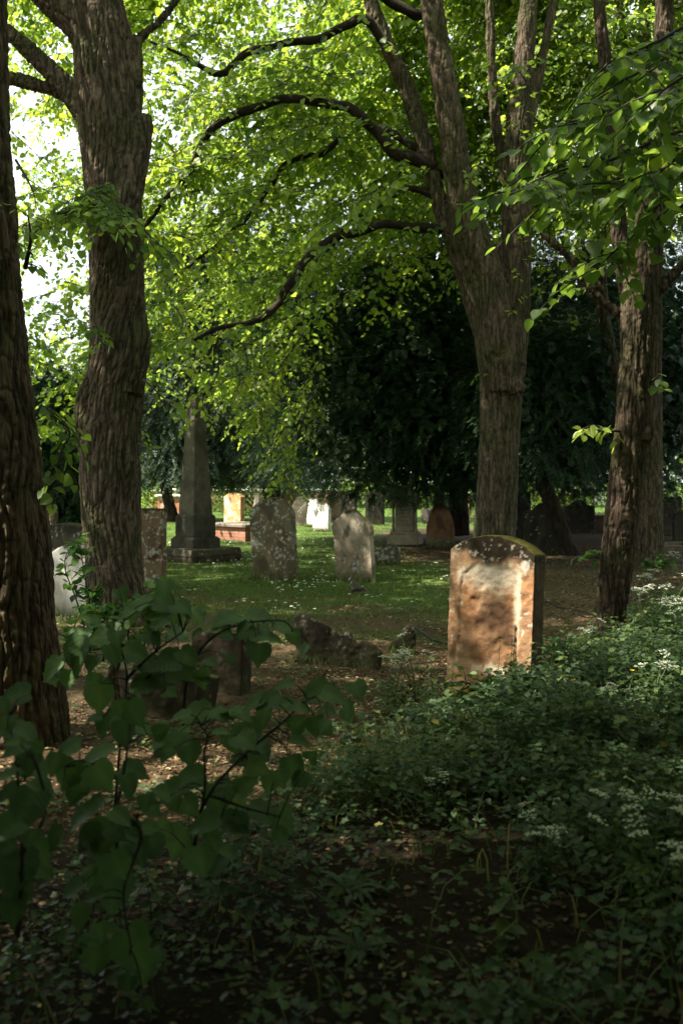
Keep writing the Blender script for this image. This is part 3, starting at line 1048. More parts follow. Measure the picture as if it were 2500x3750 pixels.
# hanging sprays by obelisk and yews, sunlight put into paler leaf tint
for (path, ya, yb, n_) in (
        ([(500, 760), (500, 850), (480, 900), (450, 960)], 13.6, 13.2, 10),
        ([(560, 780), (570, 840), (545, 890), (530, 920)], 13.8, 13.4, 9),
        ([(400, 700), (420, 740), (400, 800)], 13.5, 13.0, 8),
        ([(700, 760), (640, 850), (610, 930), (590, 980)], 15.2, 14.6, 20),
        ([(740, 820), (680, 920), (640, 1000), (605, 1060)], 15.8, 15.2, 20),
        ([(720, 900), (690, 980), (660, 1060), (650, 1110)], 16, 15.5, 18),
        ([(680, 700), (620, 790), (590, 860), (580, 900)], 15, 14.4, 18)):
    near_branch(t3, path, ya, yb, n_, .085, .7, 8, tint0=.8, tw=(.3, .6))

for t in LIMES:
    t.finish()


# ------------------------------------------------------------------ dark evergreens
def yew(label, c, r, n, base, tubes, material, zlow, needle=.06, droop=.35, seed=1, core=1.5, name='yew_tree', lumps=.35, tw=.32, nn=14):
    root = empty(name, base, label, 'tree', 'dark evergreens behind the graves')
    if tubes:
        mb = MB()
        for pts, rads in tubes:
            mb.add(*tube(pts, rads, 10, 6))
        keep_world(link('trunk', bark_mesh(mb, .035, .03, fxy=12, fz=1.5), M['bark_dark']), root)
    c, r = np.array(c, float), np.array(r, float)
    d = rand_dir(n)
    lump = 1 + lumps * fbm(d * np.array([1, 1, 1.4]), 2.2, 3, seed * 13.7)
    rad = lump * np.where(rng.uniform(0, 1, n) < .72, rng.uniform(.84, 1.02, n), rng.uniform(.45, .84, n))
    P = c + d * r * rad[:, None]
    # drop what would hang below the browse line, uneven
    lo = zlow + .22 * pn(P, 1.3, 9)
    P = P[P[:, 2] > lo]
    # irregular holes
    P = P[(fbm(P, .9, 2, seed * 3.1) > -.42)]
    m = len(P)
    out = nrm((P - c) / r)
    dd = out + .8 * rand_dir(m)
    dd[:, 2] = dd[:, 2] * .6 - droop
    dd = nrm(dd)
    leaf = MB()
    L = rng.uniform(.6, 1.25, m) * tw
    side = nrm(np.cross(dd, [[0, 0, 1.0]]) + .4 * rand_dir(m))
    up = nrm(np.cross(side, dd))
    tintb = np.clip(.45 + .25 * pn(P, 1.1, 44) + rng.normal(0, .12, m), 0, 1)
    for j in range(nn):
        t = (j + .5) / nn
        p = P + dd * (L * t)[:, None]
        p[:, 2] -= .3 * L * t * t
        s = 1 if j % 2 else -1
        a = .75 * dd + s * .75 * side + .25 * rand_dir(m)
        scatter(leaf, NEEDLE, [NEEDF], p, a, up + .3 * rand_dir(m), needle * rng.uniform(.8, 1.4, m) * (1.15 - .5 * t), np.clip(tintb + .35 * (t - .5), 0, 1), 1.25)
    # inner foliage that keeps the crown closed
    k = int(n * core)
    d = rand_dir(k)
    lump = 1 + lumps * fbm(d * np.array([1, 1, 1.4]), 2.2, 3, seed * 13.7)
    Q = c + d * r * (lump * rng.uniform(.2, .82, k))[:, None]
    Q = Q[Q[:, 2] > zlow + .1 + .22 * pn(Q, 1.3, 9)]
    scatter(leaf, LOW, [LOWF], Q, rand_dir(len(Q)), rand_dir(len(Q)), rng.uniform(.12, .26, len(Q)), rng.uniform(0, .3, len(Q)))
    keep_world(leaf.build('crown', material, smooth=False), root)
    return root


def trunk_d(path, Y):
    return Dp(path, Y)


y1b = D(1050, 1215, 24)
yew('huge dark yew in the middle with a round crown almost down to the gravestones', (1.9, 23.0, 4.0), (4.3, 3.4, 3.6), 17000, (y1b[0], 24, 0),
    [trunk_d([(1055, 1230, 26), (1052, 1150, 22), (1050, 1000, 20), (1050, 800, 10)], 24),
     trunk_d([(1005, 1225, 14), (1008, 1150, 14), (1015, 1000, 10)], 25)], M['yew'], .98, .062, .05, 2)
yew('dark yew behind the right-hand trunks with light showing under its low branches', (6.6, 25.0, 4.2), (3.9, 3.2, 3.9), 13000, (D(1200, 1200, 26)[0], 26, 0),
    [trunk_d([(1196, 1230, 16), (1197, 1150, 15), (1200, 1000, 12)], 26)], M['yew'], .98, .065, .05, 5)
yew('leaning yew trunk propped low beside the dark stones on the right', (D(1250, 950, 19.8)[0], 19.7, 3.1), (1.8, 1.4, 1.8), 4200, (D(1300, 1278, 19.3)[0], 19.3, 0),
    [trunk_d([(1318, 1290, 26), (1304, 1262, 22), (1286, 1215, 20), (1268, 1160, 19), (1250, 1120, 18), (1238, 1080, 16), (1236, 1000, 12)], 19.3)], M['yew'], 1.45, .055, .3, 7)
yew('dark cypress left of the obelisk with grey-green hanging sprays', (D(420, 800, 34)[0], 34.5, 5.2), (2.6, 2.2, 5.8), 10500, (D(395, 1195, 34)[0], 34, 0),
    [trunk_d([(402, 1204, 18), (394, 1180, 15), (386, 1145, 13), (378, 1100, 13), (375, 1000, 10)], 34)], M['conifer'], 1.35, .095, .6, 9, name='cypress_tree', tw=.5)
yew('tall cypress just right of the obelisk, darker inside', (D(600, 800, 34)[0], 35.0, 5.4), (3.0, 2.3, 6.2), 11500, (D(624, 1195, 34)[0], 34, 0),
    [trunk_d([(626, 1204, 24), (626, 1160, 20), (622, 1110, 20), (618, 1000, 14)], 34)], M['conifer'], 1.3, .095, .6, 12, name='cypress_tree', tw=.5)
yew('low dark evergreen bush in the gap between the two left trunks', (D(120, 1020, 19)[0], 19.5, 1.9), (1.5, 1.2, 1.9), 4200, (D(130, 1230, 19)[0], 19.5, 0),
    [([(D(130, 1230, 19)[0], 19.5, -.1), (D(130, 1230, 19)[0], 19.5, 1.5)], [.12, .06])], M['yew'], .15, .06, .3, 15, name='evergreen_bush')


def leafy(name, label, c, r, n, size, material, group, stem=True, zlow=.05, tint0=.55, cat='shrub'):
    root = empty(name, (c[0], c[1], 0), label, cat, group)
    c, r = np.array(c, float), np.array(r, float)
    d = rand_dir(n)
    lump = 1 + .3 * fbm(d, 2.5, 3, c[0] * 3)
    P = c + d * r * (lump * rng.uniform(.35, 1, n) ** .5)[:, None]
    P = P[P[:, 2] > zlow]
    a = d[:len(P)] + .8 * rand_dir(len(P))
    mb = MB()
    scatter(mb, LOW, [LOWF], P, a, np.array([[0, 0, 1.0]]) + .7 * rand_dir(len(P)), size * rng.uniform(.7, 1.3, len(P)), np.clip(tint0 + .25 * pn(P, 1.5, 3) + rng.normal(0, .15, len(P)), 0, 1))
    keep_world(mb.build('foliage', material, smooth=False), root)
    if stem:
        mb = MB()
        for k in range(5):
            e = c + np.array([rng.uniform(-.6, .6) * r[0], rng.uniform(-.6, .6) * r[1], .2 * r[2]])
            mb.add(*tube([(c[0] + .1 * k - .2, c[1], -.05), (c * .5 + e * .5) * np.array([1, 1, .6]), e], [.05, .035, .015], 6, 4))
        keep_world(mb.build('stem', M['twig']), root)
    return root


BG = 'shrubs and trees beyond the churchyard'
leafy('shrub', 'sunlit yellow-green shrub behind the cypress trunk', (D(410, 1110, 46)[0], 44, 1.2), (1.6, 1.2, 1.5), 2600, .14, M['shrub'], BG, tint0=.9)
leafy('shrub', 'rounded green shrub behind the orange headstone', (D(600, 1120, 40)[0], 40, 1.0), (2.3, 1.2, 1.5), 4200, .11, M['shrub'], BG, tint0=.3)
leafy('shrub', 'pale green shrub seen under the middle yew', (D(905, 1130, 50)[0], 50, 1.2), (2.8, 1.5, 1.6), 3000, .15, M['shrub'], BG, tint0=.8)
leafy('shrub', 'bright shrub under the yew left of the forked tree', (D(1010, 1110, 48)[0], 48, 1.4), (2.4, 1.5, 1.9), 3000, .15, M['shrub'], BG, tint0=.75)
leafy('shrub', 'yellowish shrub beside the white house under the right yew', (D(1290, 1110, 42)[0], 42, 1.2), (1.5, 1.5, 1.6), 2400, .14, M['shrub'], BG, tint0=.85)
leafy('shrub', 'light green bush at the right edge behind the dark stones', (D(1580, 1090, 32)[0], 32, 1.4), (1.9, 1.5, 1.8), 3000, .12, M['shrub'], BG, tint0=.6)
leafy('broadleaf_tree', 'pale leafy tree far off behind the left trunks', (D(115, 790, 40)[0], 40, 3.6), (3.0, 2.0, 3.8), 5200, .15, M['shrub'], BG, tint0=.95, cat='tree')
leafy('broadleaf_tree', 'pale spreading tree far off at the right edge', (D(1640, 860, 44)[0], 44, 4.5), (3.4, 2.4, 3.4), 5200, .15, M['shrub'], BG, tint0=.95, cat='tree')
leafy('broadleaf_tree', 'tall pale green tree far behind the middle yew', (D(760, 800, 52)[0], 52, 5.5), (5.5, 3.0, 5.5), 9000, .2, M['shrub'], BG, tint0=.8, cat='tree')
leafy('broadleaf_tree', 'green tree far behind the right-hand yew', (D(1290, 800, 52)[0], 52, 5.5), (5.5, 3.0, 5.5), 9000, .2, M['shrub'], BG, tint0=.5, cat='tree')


# ------------------------------------------------------------------ gravestones
def seg_top(w, h, rise, n=15):
    """straight sides under a segmental arch"""
    R = (w * w / 4 + rise * rise) / (2 * rise)
    a0 = math.asin(min(1, w / 2 / R))
    a = np.linspace(a0, -a0, n)
    return [(-w / 2, -.25)][:0] + [(w / 2, -.25)] + [(R * math.sin(t), h - R + R * math.cos(t)) for t in a] + [(-w / 2, -.25)]


def shoulder_top(w, h, sh, n=13):
    """round head between square shoulders"""
    r = w / 2 - sh
    rise = r * .62
    R = (r * r + rise * rise) / (2 * rise)
    a0 = math.asin(min(1, r / R))
    pts = [(w / 2, -.25), (w / 2, h - rise - .03), (r + .01, h - rise)]
    pts += [(R * math.sin(t), h - R + R * math.cos(t)) for t in np.linspace(a0, -a0, n)]
    return pts + [(-r - .01, h - rise), (-w / 2, h - rise - .03), (-w / 2, -.25)]


def gothic_top(w, h, rise, n=9):
    pts = [(w / 2, -.25)]
    for t in np.linspace(0, 1, n):
        pts.append((w / 2 * (1 - t) ** .75 if t < 1 else 0, h - rise + rise * math.sin(t * math.pi / 2) ** .95))
    return pts + [(-x, z) for x, z in pts[-2::-1]]


def flat_top(w, h):
    return [(w / 2, -.25), (w / 2, h), (-w / 2, h), (-w / 2, -.25)]


def prism_mb(profile, t):
    """extrude an outline in x,z by thickness t (front at -y)"""
    p = np.array(profile)
    n = len(p)
    mb = MB()
    Fr = np.stack([p[:, 0], np.full(n, -t / 2), p[:, 1]], 1)
    Bk = np.stack([p[:, 0], np.full(n, t / 2), p[:, 1]], 1)
    i = np.arange(n)
    side = np.stack([i, (i + 1) % n, n + (i + 1) % n, n + i], 1)
    mb.add(np.concatenate([Fr, Bk]), [side, [list(range(n))[::-1]], [list(range(n, 2 * n))]])
    return mb


def lichen(p, s=22, th=.30, off=0.0):
    return sstep(th, th + .10, fbm(p, s, 3, off) + .35 * pn(p, s * .23, off + 5))


def weather(p, no, h, base, pale, dark, lich=(.34, .335, .285), lth=.3, ls=22, moss=.12, off=0.0, soil=.12, palew=0.0, drip=True):
    """colour of a weathered stone from its own local coordinates"""
    b, pl, dk = np.array(base), np.array(pale), np.array(dark)
    m1 = fbm(p * np.array([1, 1, .7]), 4.0, 4, off)
    c = b * (1 + .35 * fbm(p, 11, 3, off + 9))[:, None]
    w = sstep(.0, .35, m1 + palew)[:, None]
    c = c * (1 - w) + pl * w * (1 + .2 * pn(p, 30, off))[:, None]
    w = sstep(.08, .35, fbm(p * np.array([1, 1, .5]), 5.0, 3, off + 31))[:, None] * .85
    c = c * (1 - w) + dk * w
    L = lichen(p, ls, lth, off + 3)[:, None] * .9
    c = c * (1 - L) + np.array(lich) * L * (1 + .25 * pn(p, 60, off))[:, None]
    if moss:
        e = (p[:, 2] - h + moss + .10 * fbm(p * np.array([1, 1, .3]), 9, 3, off + 50)) / moss
        w = sstep(.1, .75, e)[:, None] * .9
        c = c * (1 - w) + np.array([.022, .020, .013]) * w
        w = (sstep(.35, .8, no[:, 2]) * sstep(-.3, .2, fbm(p, 12, 3, off + 61)))[:, None] * .85
        c = c * (1 - w) + np.array([.060, .062, .012]) * w
    if soil:
        w = sstep(soil * 2.2, 0, p[:, 2] + .1 * fbm(p, 9, 2, off + 80))[:, None] * .6
        c = c * (1 - w) + np.array([.06, .062, .028]) * w
    return np.clip(c, .008, .85)


def face_yaw(deg):
    """turn clockwise seen from above (front towards the left of the picture)"""
    return math.radians(-deg)


FEET = []


def gravestone(label, px_mid, py_base, profile, t, yaw=30, lean=(0, 0), voxel=.02, colour=None, height=None, rough=.010, relief=None, Y=None, dz=0.0, group='headstones in the churchyard', name='gravestone', cat='gravestone'):
    Y = Y or CAMH * F / (py_base - HY)
    x = (px_mid - 1250) / F * Y
    z = float(gz(np.array([x]), np.array([Y]))[0]) + dz
    me = remesh(prism_mb(profile, t), voxel, 2, .5)
    p, no = get_co(me)
    h = max(q[1] for q in profile)
    d = rough * fbm(p, 6, 3, x) + rough * .55 * fbm(p, 24, 3, x)
    if relief is not None:
        d = d + relief(p, no)
    p2 = p + no * d[:, None]
    set_co(me, p2)
    _, no = get_co(me)
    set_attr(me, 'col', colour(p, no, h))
    o = link(name, me, M['stone'])
    FEET.append((x, Y, max(q[0] for q in profile), yaw))
    o.location = (x, Y, z)
    o.rotation_euler = (math.radians(lean[0]), math.radians(lean[1]), face_yaw(yaw))
    tag(o, label, cat, group)
    return o


# --- the big sandstone headstone in front
W1, H1 = .655, 1.11


def relief1(p, no):
    front = sstep(-.5, -.8, no[:, 1])
    x, z = p[:, 0], p[:, 2]
    wob = .018 * fbm(p, 7, 3, 2)
    pan = sstep(.235, .215, np.abs(x + .015) + wob) * sstep(.94, .90, z + .9 * x * x * 2 + wob) * sstep(.16, .24, z)
    hol = np.exp(-(((x + .01) / .16) ** 2 + ((z - .55) / .13) ** 2))
    d = -.010 * pan - .013 * hol - .008 * sstep(.05, .3, fbm(p * np.array([1, 1, .8]), 6, 3, 14)) * pan
    ledge = .009 * np.exp(-((z - .395 - .05 * np.sin(x * 9)) / .035) ** 2) * sstep(.22, .1, np.abs(x + .02))
    crack = -.03 * np.exp(-((x - .20 - .02 * pn(p, 6, 8) - .05 * (.45 - z)) / .006) ** 2) * sstep(.15, .2, z) * sstep(.52, .46, z)
    chip = -.02 * np.exp(-(((x + .26) / .02) ** 2 + ((z - .28) / .07) ** 2))
    return front * (d + ledge + crack + chip + .008 * fbm(p, 15, 4, 31))


def colour1(p, no, h):
    x, z = p[:, 0], p[:, 2]
    n1, n2, n3 = fbm(p, 5, 4, 1), fbm(p, 14, 4, 7), fbm(p, 40, 2, 13)
    c = np.array([.43, .265, .155]) * (1 + .38 * n2 + .12 * n3)[:, None]
    rust = sstep(-.1, .35, fbm(p * np.array([1, 1, .6]), 4.2, 3, 70))[:, None] * .7
    c = c * (1 - rust) + np.array([.36, .17, .078]) * rust * (1 + .3 * n2)[:, None]
    # pale weathered patches below the top and near the foot
    pale = np.exp(-(((x + .01) / .21) ** 2 + ((z - .83) / .10) ** 2)) * 1.2 + .6 * np.exp(-(((x - .04) / .26) ** 2 + ((z - .20) / .10) ** 2)) \
        + .75 * np.exp(-(((x - .205) / .035) ** 2 + ((z - .62) / .22) ** 2)) + .5 * np.exp(-(((x + .235) / .03) ** 2 + ((z - .66) / .16) ** 2))
    w = sstep(.25, .75, pale + .75 * n1 + .45 * n2)[:, None]
    c = c * (1 - w) + np.array([.72, .58, .44]) * w * (1 + .22 * n2)[:, None]
    w = (sstep(.45, .95, pale + .8 * fbm(p, 18, 3, 91)) * sstep(.75, .85, z))[:, None] * .8
    c = c * (1 - w) + np.array([.66, .58, .48]) * w
    # dark damp hollow
    top = .64 + .035 * np.sin(x * 14 + .6) + .05 * n2
    hol = np.exp(-(np.abs((x - .005) / .185) ** 5)) * sstep(.0, .10, top - z + .3 * n1 * .2) * sstep(.40, .50, z + .05 * n1 + .10 * sstep(.02, .2, x))
    hol = hol + .55 * np.exp(-(np.abs((x + .01) / .20) ** 4 + np.abs((z - .38) / .08) ** 2)) + .30 * np.exp(-(np.abs((x + .01) / .19) ** 4 + ((z - .67) / .05) ** 2))
    w = np.clip(hol * (1 + .5 * n1 + .45 * n2), 0, .93)[:, None]
    c = c * (1 - w) + np.array([.088, .047, .027]) * w * (1 + .4 * n2)[:, None]
    # browner right border
    w = (sstep(.20, .26, x + .03 * n1) * sstep(.85, .6, z))[:, None] * .5
    c = c * (1 - w) + np.array([.17, .085, .042]) * w
    w = (sstep(.10, .0, z + .06 * n1))[:, None] * .65
    c = c * (1 - w) + np.array([.20, .16, .035]) * w
    # black crust under the top, running down at the right
    edge = .955 - .05 * np.cos(x * 9) + .09 * sstep(.12, .3, x) * -1 + .05 * fbm(p * np.array([1, 1, .35]), 12, 3, 23)
    w = sstep(-.03, .05, z - edge)[:, None] * .95
    c = c * (1 - w) + np.array([.026, .022, .015]) * w * (1 + .5 * n2)[:, None]
    # white lichen
    L = .75 * (sstep(.24, .36, fbm(p, 30, 3, 55)) * sstep(.86, .93, z + .06 * n1)) + sstep(.45, .6, np.exp(-(((x - .255) / .05) ** 2 + ((z - .915) / .05) ** 2)) + .3 * n2)
    L = L + sstep(.26, .34, fbm(p, 26, 3, 65)) * (np.abs(x) > .22) * .8
    L = np.clip(L, 0, 1)[:, None] * .85
    c = c * (1 - L) + np.array([.60, .58, .50]) * L
    # side faces darkened, their shade put into the stone colour
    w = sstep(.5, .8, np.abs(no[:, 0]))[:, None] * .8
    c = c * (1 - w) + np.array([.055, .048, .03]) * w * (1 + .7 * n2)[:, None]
    w = sstep(.35, .75, no[:, 2] + .25 * n2)[:, None] * .9
    c = c * (1 - w) + np.array([.090, .085, .014]) * w * (1 + .6 * fbm(p, 30, 2, 4))[:, None]
    return np.clip(c, .01, .8)


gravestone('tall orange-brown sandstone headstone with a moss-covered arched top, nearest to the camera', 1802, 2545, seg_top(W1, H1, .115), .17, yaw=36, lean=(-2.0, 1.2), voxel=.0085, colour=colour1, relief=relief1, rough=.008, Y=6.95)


def wz(**kw):
    return lambda p, no, h: weather(p, no, h, **kw)


GREY = dict(base=(.115, .095, .062), pale=(.20, .17, .125), dark=(.06, .052, .036))
gravestone('broad grey round-topped headstone speckled with pale lichen, right of the obelisk', 1010, 2125, seg_top(.70, 1.22, .25), .13, yaw=24, lean=(2, -2.5), voxel=.014,
           colour=wz(base=(.12, .098, .062), pale=(.15, .125, .085), dark=(.07, .058, .038), lth=.20, ls=24, moss=.06, off=4), rough=.010)
zp = [(1085, 1190), (1082, 900), (1078, 650), (1050, 580), (1050, 530), (1090, 470), (1140, 440), (1165, 415), (1190, 385), (1230, 366), (1290, 368), (1330, 395), (1365, 440),
      (1420, 480), (1465, 540), (1475, 590), (1455, 640), (1470, 700), (1478, 900), (1492, 1190)]
gravestone('pale headstone with a scrolled peaked top and dark stains on the grass', 1296, 2128, [((x - 1272) * .00148, (1100 - z) * .0014) for x, z in zp][::-1], .13, yaw=24, lean=(-1, -1), voxel=.013,
           colour=wz(base=(.24, .195, .14), pale=(.36, .31, .24), dark=(.075, .058, .04), lich=(.40, .40, .36), lth=.26, moss=.08, off=14, palew=.1), rough=.011)
gravestone('flat-topped lichen-blotched headstone tight against the right side of the big left trunk', 520, 2181, flat_top(.66, 1.12), .13, yaw=22, voxel=.013,
           colour=wz(base=(.13, .085, .05), pale=(.15, .12, .08), dark=(.075, .055, .035), lich=(.32, .31, .26), lth=.17, ls=20, moss=.05, off=24), rough=.011,
           relief=lambda p, no: -.02 * sstep(-.5, -.8, no[:, 1]) * sstep(.02, -.02, p[:, 2] - .45 - .5 * p[:, 0] + .12 * fbm(p, 5, 3, 9)))
gravestone('pale whitish headstone in the light between the two left trunks', 275, 2255, seg_top(.62, .78, .10), .12, yaw=30, voxel=.016,
           colour=wz(base=(.62, .58, .52), pale=(.72, .70, .66), dark=(.45, .38, .32), lth=.4, moss=.03, off=34))
gravestone('dark mossy-topped broad stone in shade behind the whitish headstone', 250, 2170, seg_top(.95, .92, .10), .14, yaw=24, voxel=.02,
           colour=wz(base=(.05, .045, .03), pale=(.08, .07, .05), dark=(.03, .026, .018), lth=.22, moss=.22, off=44))
gravestone('narrow brown upright stone showing as a sliver beside the left edge trunk', 178, 2085, flat_top(.30, 1.02), .14, yaw=24, voxel=.025,
           colour=wz(base=(.12, .085, .055), pale=(.17, .13, .09), dark=(.06, .05, .03), lth=.3, moss=.08, off=54))
gravestone('sunlit orange headstone with pale blotches behind the brick table tomb', 858, 1960, seg_top(.60, 1.12, .10), .16, yaw=38, voxel=.02, Y=26.0,
           colour=wz(base=(.48, .24, .11), pale=(.55, .42, .31), dark=(.36, .17, .08), lich=(.60, .56, .5), lth=.22, moss=.05, off=64))
gravestone('small bright white sunlit headstone with a dark right edge, farther back on the lawn', 1178, 1946, seg_top(.54, .80, .17), .14, yaw=32, voxel=.02,
           colour=wz(base=(.72, .70, .68), pale=(.80, .80, .79), dark=(.55, .50, .46), lth=.5, moss=.03, off=74))
gravestone('white sliver of a headstone leaning behind the bright white one', 1140, 1930, flat_top(.30, .86), .12, yaw=30, voxel=.03, lean=(0, 6), Y=30.5,
           colour=wz(base=(.70, .67, .63), pale=(.8, .78, .74), dark=(.5, .46, .4), lth=.5, moss=.04, off=84))
gravestone('pink-brown headstone with a white edge behind the bright white stone', 1228, 1900, flat_top(.62, 1.0), .16, yaw=30, voxel=.03, Y=36,
           colour=wz(base=(.50, .34, .25), pale=(.62, .48, .38), dark=(.36, .24, .17), lth=.4, moss=.03, off=94))
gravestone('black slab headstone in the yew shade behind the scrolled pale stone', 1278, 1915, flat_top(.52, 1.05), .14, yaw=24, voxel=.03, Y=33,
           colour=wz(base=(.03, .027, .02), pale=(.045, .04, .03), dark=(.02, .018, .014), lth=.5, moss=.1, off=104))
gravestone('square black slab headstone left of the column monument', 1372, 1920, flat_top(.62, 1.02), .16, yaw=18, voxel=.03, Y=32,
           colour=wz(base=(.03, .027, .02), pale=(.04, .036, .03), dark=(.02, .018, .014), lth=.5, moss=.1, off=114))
gravestone('dark grey stone with a small peaked top behind the round-topped grey stone', 1100, 1922, gothic_top(.52, .92, .3), .14, yaw=24, voxel=.03, Y=31,
           colour=wz(base=(.075, .068, .05), pale=(.13, .12, .09), dark=(.04, .036, .025), lth=.25, moss=.1, off=124))
gravestone('brown round-headed stone glimpsed over the shoulder of the round-topped grey stone', 1066, 1910, shoulder_top(.72, 1.18, .07), .15, yaw=20, voxel=.03, Y=34,
           colour=wz(base=(.19, .11, .065), pale=(.3, .2, .13), dark=(.1, .06, .04), lth=.4, moss=.1, off=134))
gravestone('thin grey spike of a stone left of the round-topped grey stone', 944, 1940, gothic_top(.26, 1.05, .35), .14, yaw=24, voxel=.025, Y=28.5,
           colour=wz(base=(.13, .12, .09), pale=(.18, .16, .12), dark=(.07, .06, .04), lth=.3, moss=.08, off=144))
gravestone('brown pointed gothic headstone with a flaked pale foot, right of the column monument', 1612, 2005, gothic_top(.60, .94, .5), .15, yaw=16, voxel=.018, Y=21.4,
           colour=lambda p, no, h: np.where((p[:, 2] < .19 + .05 * fbm(p, 12, 2, 3))[:, None], weather(p, no, h, (.10, .10, .06), (.2, .16, .1), (.05, .05, .03), lth=.4, moss=0, off=5),
                                            weather(p, no, h, (.16, .085, .048), (.20, .115, .07), (.085, .045, .028), lth=.5, moss=.25, off=15)))
gravestone('low lichen-spotted grey stump of a headstone right of the scrolled pale stone', 1418, 2078, seg_top(.42, .36, .06), .16, yaw=20, voxel=.016,
           colour=wz(base=(.09, .082, .06), pale=(.16, .15, .11), dark=(.05, .045, .03), lth=.12, ls=18, moss=.04, off=154))
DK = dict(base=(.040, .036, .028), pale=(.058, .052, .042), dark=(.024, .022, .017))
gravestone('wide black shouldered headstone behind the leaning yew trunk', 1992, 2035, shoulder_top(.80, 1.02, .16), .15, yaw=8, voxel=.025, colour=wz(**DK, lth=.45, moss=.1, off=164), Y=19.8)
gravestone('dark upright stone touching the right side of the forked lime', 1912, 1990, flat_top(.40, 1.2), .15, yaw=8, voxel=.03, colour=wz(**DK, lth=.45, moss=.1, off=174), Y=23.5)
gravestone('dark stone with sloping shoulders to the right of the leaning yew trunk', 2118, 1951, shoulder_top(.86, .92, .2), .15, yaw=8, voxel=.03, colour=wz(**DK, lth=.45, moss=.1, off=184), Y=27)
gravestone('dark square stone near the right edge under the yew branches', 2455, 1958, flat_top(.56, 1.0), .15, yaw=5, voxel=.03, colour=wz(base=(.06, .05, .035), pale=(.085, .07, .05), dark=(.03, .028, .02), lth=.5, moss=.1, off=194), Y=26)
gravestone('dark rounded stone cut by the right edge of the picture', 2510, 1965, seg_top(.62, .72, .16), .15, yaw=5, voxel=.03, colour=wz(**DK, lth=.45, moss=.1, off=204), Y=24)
gravestone('small grey headstone in the light far behind the brown gothic stone', 1636, 1900, seg_top(.5, .75, .12), .14, yaw=24, voxel=.04, Y=38,
           colour=wz(base=(.28, .25, .2), pale=(.4, .36, .3), dark=(.16, .14, .1), lth=.35, moss=.05, off=214))
gravestone('dark stepped headstone on the sunny lawn between the column monument and the brown gothic stone', 1562, 1916, flat_top(.34, .5), .3, yaw=24, voxel=.04, Y=33,
           colour=wz(base=(.07, .065, .055), pale=(.1, .09, .08), dark=(.04, .036, .03), lth=.45, moss=.05, off=224))
gravestone('thin orange upright stone seen between yew trunks left of the forked lime', 1712, 1915, flat_top(.2, .95), .14, yaw=24, voxel=.04, Y=33,
           colour=wz(base=(.42, .22, .12), pale=(.5, .32, .2), dark=(.3, .15, .08), lth=.45, moss=.05, off=234))
# broken dark stones in the path
zq = [(400, 760), (378, 420), (368, 240), (400, 215), (450, 232), (500, 245), (560, 280), (640, 315), (700, 352), (745, 365), (772, 345), (820, 385), (860, 420), (900, 395), (960, 430), (1010, 460), (1040, 490), (1030, 580), (980, 760)]
gravestone('broken jagged dark slab of a headstone sloping down to the right beside the path', 1234, 2435, [((x - 700) * .00108, (590 - z) * .00108) for x, z in zq][::-1], .13, yaw=6, lean=(-14, 0), voxel=.011, Y=8.1,
           colour=wz(base=(.026, .021, .015), pale=(.050, .042, .03), dark=(.014, .012, .008), lich=(.15, .14, .11), lth=.20, ls=24, moss=.0, off=244), rough=.022, name='broken_gravestone')
zr = [(1090, 560), (1090, 440), (1130, 400), (1180, 360), (1200, 300), (1235, 266), (1275, 280), (1298, 340), (1305, 430), (1300, 560)]
gravestone('small broken dark stone tooth with its peak on the right, beside the jagged slab', 1472, 2380, [((x - 1200) * .00113, (480 - z) * .00113) for x, z in zr][::-1], .11, yaw=5, lean=(-8, 3), voxel=.010, Y=8.8,
           colour=wz(base=(.022, .018, .013), pale=(.04, .034, .025), dark=(.018, .015, .01), lich=(.2, .19, .15), lth=.28, ls=26, moss=0, off=254), rough=.02, name='broken_gravestone')
gravestone('low dark square headstone behind the foreground leaves', 808, 2520, flat_top(.40, .42), .16, yaw=20, lean=(-4, 0), voxel=.013, Y=7.1,
           colour=wz(base=(.045, .034, .022), pale=(.08, .062, .042), dark=(.026, .02, .014), lich=(.16, .15, .11), lth=.3, moss=.04, off=264), rough=.018)
gravestone('dark fallen slab lying in the shade behind the foreground sapling', 600, 2590, flat_top(.62, .26), .30, yaw=20, lean=(-6, 4), voxel=.015, Y=6.5,
           colour=wz(base=(.036, .028, .019), pale=(.06, .048, .032), dark=(.02, .016, .011), lth=.4, moss=.04, off=274), rough=.02)


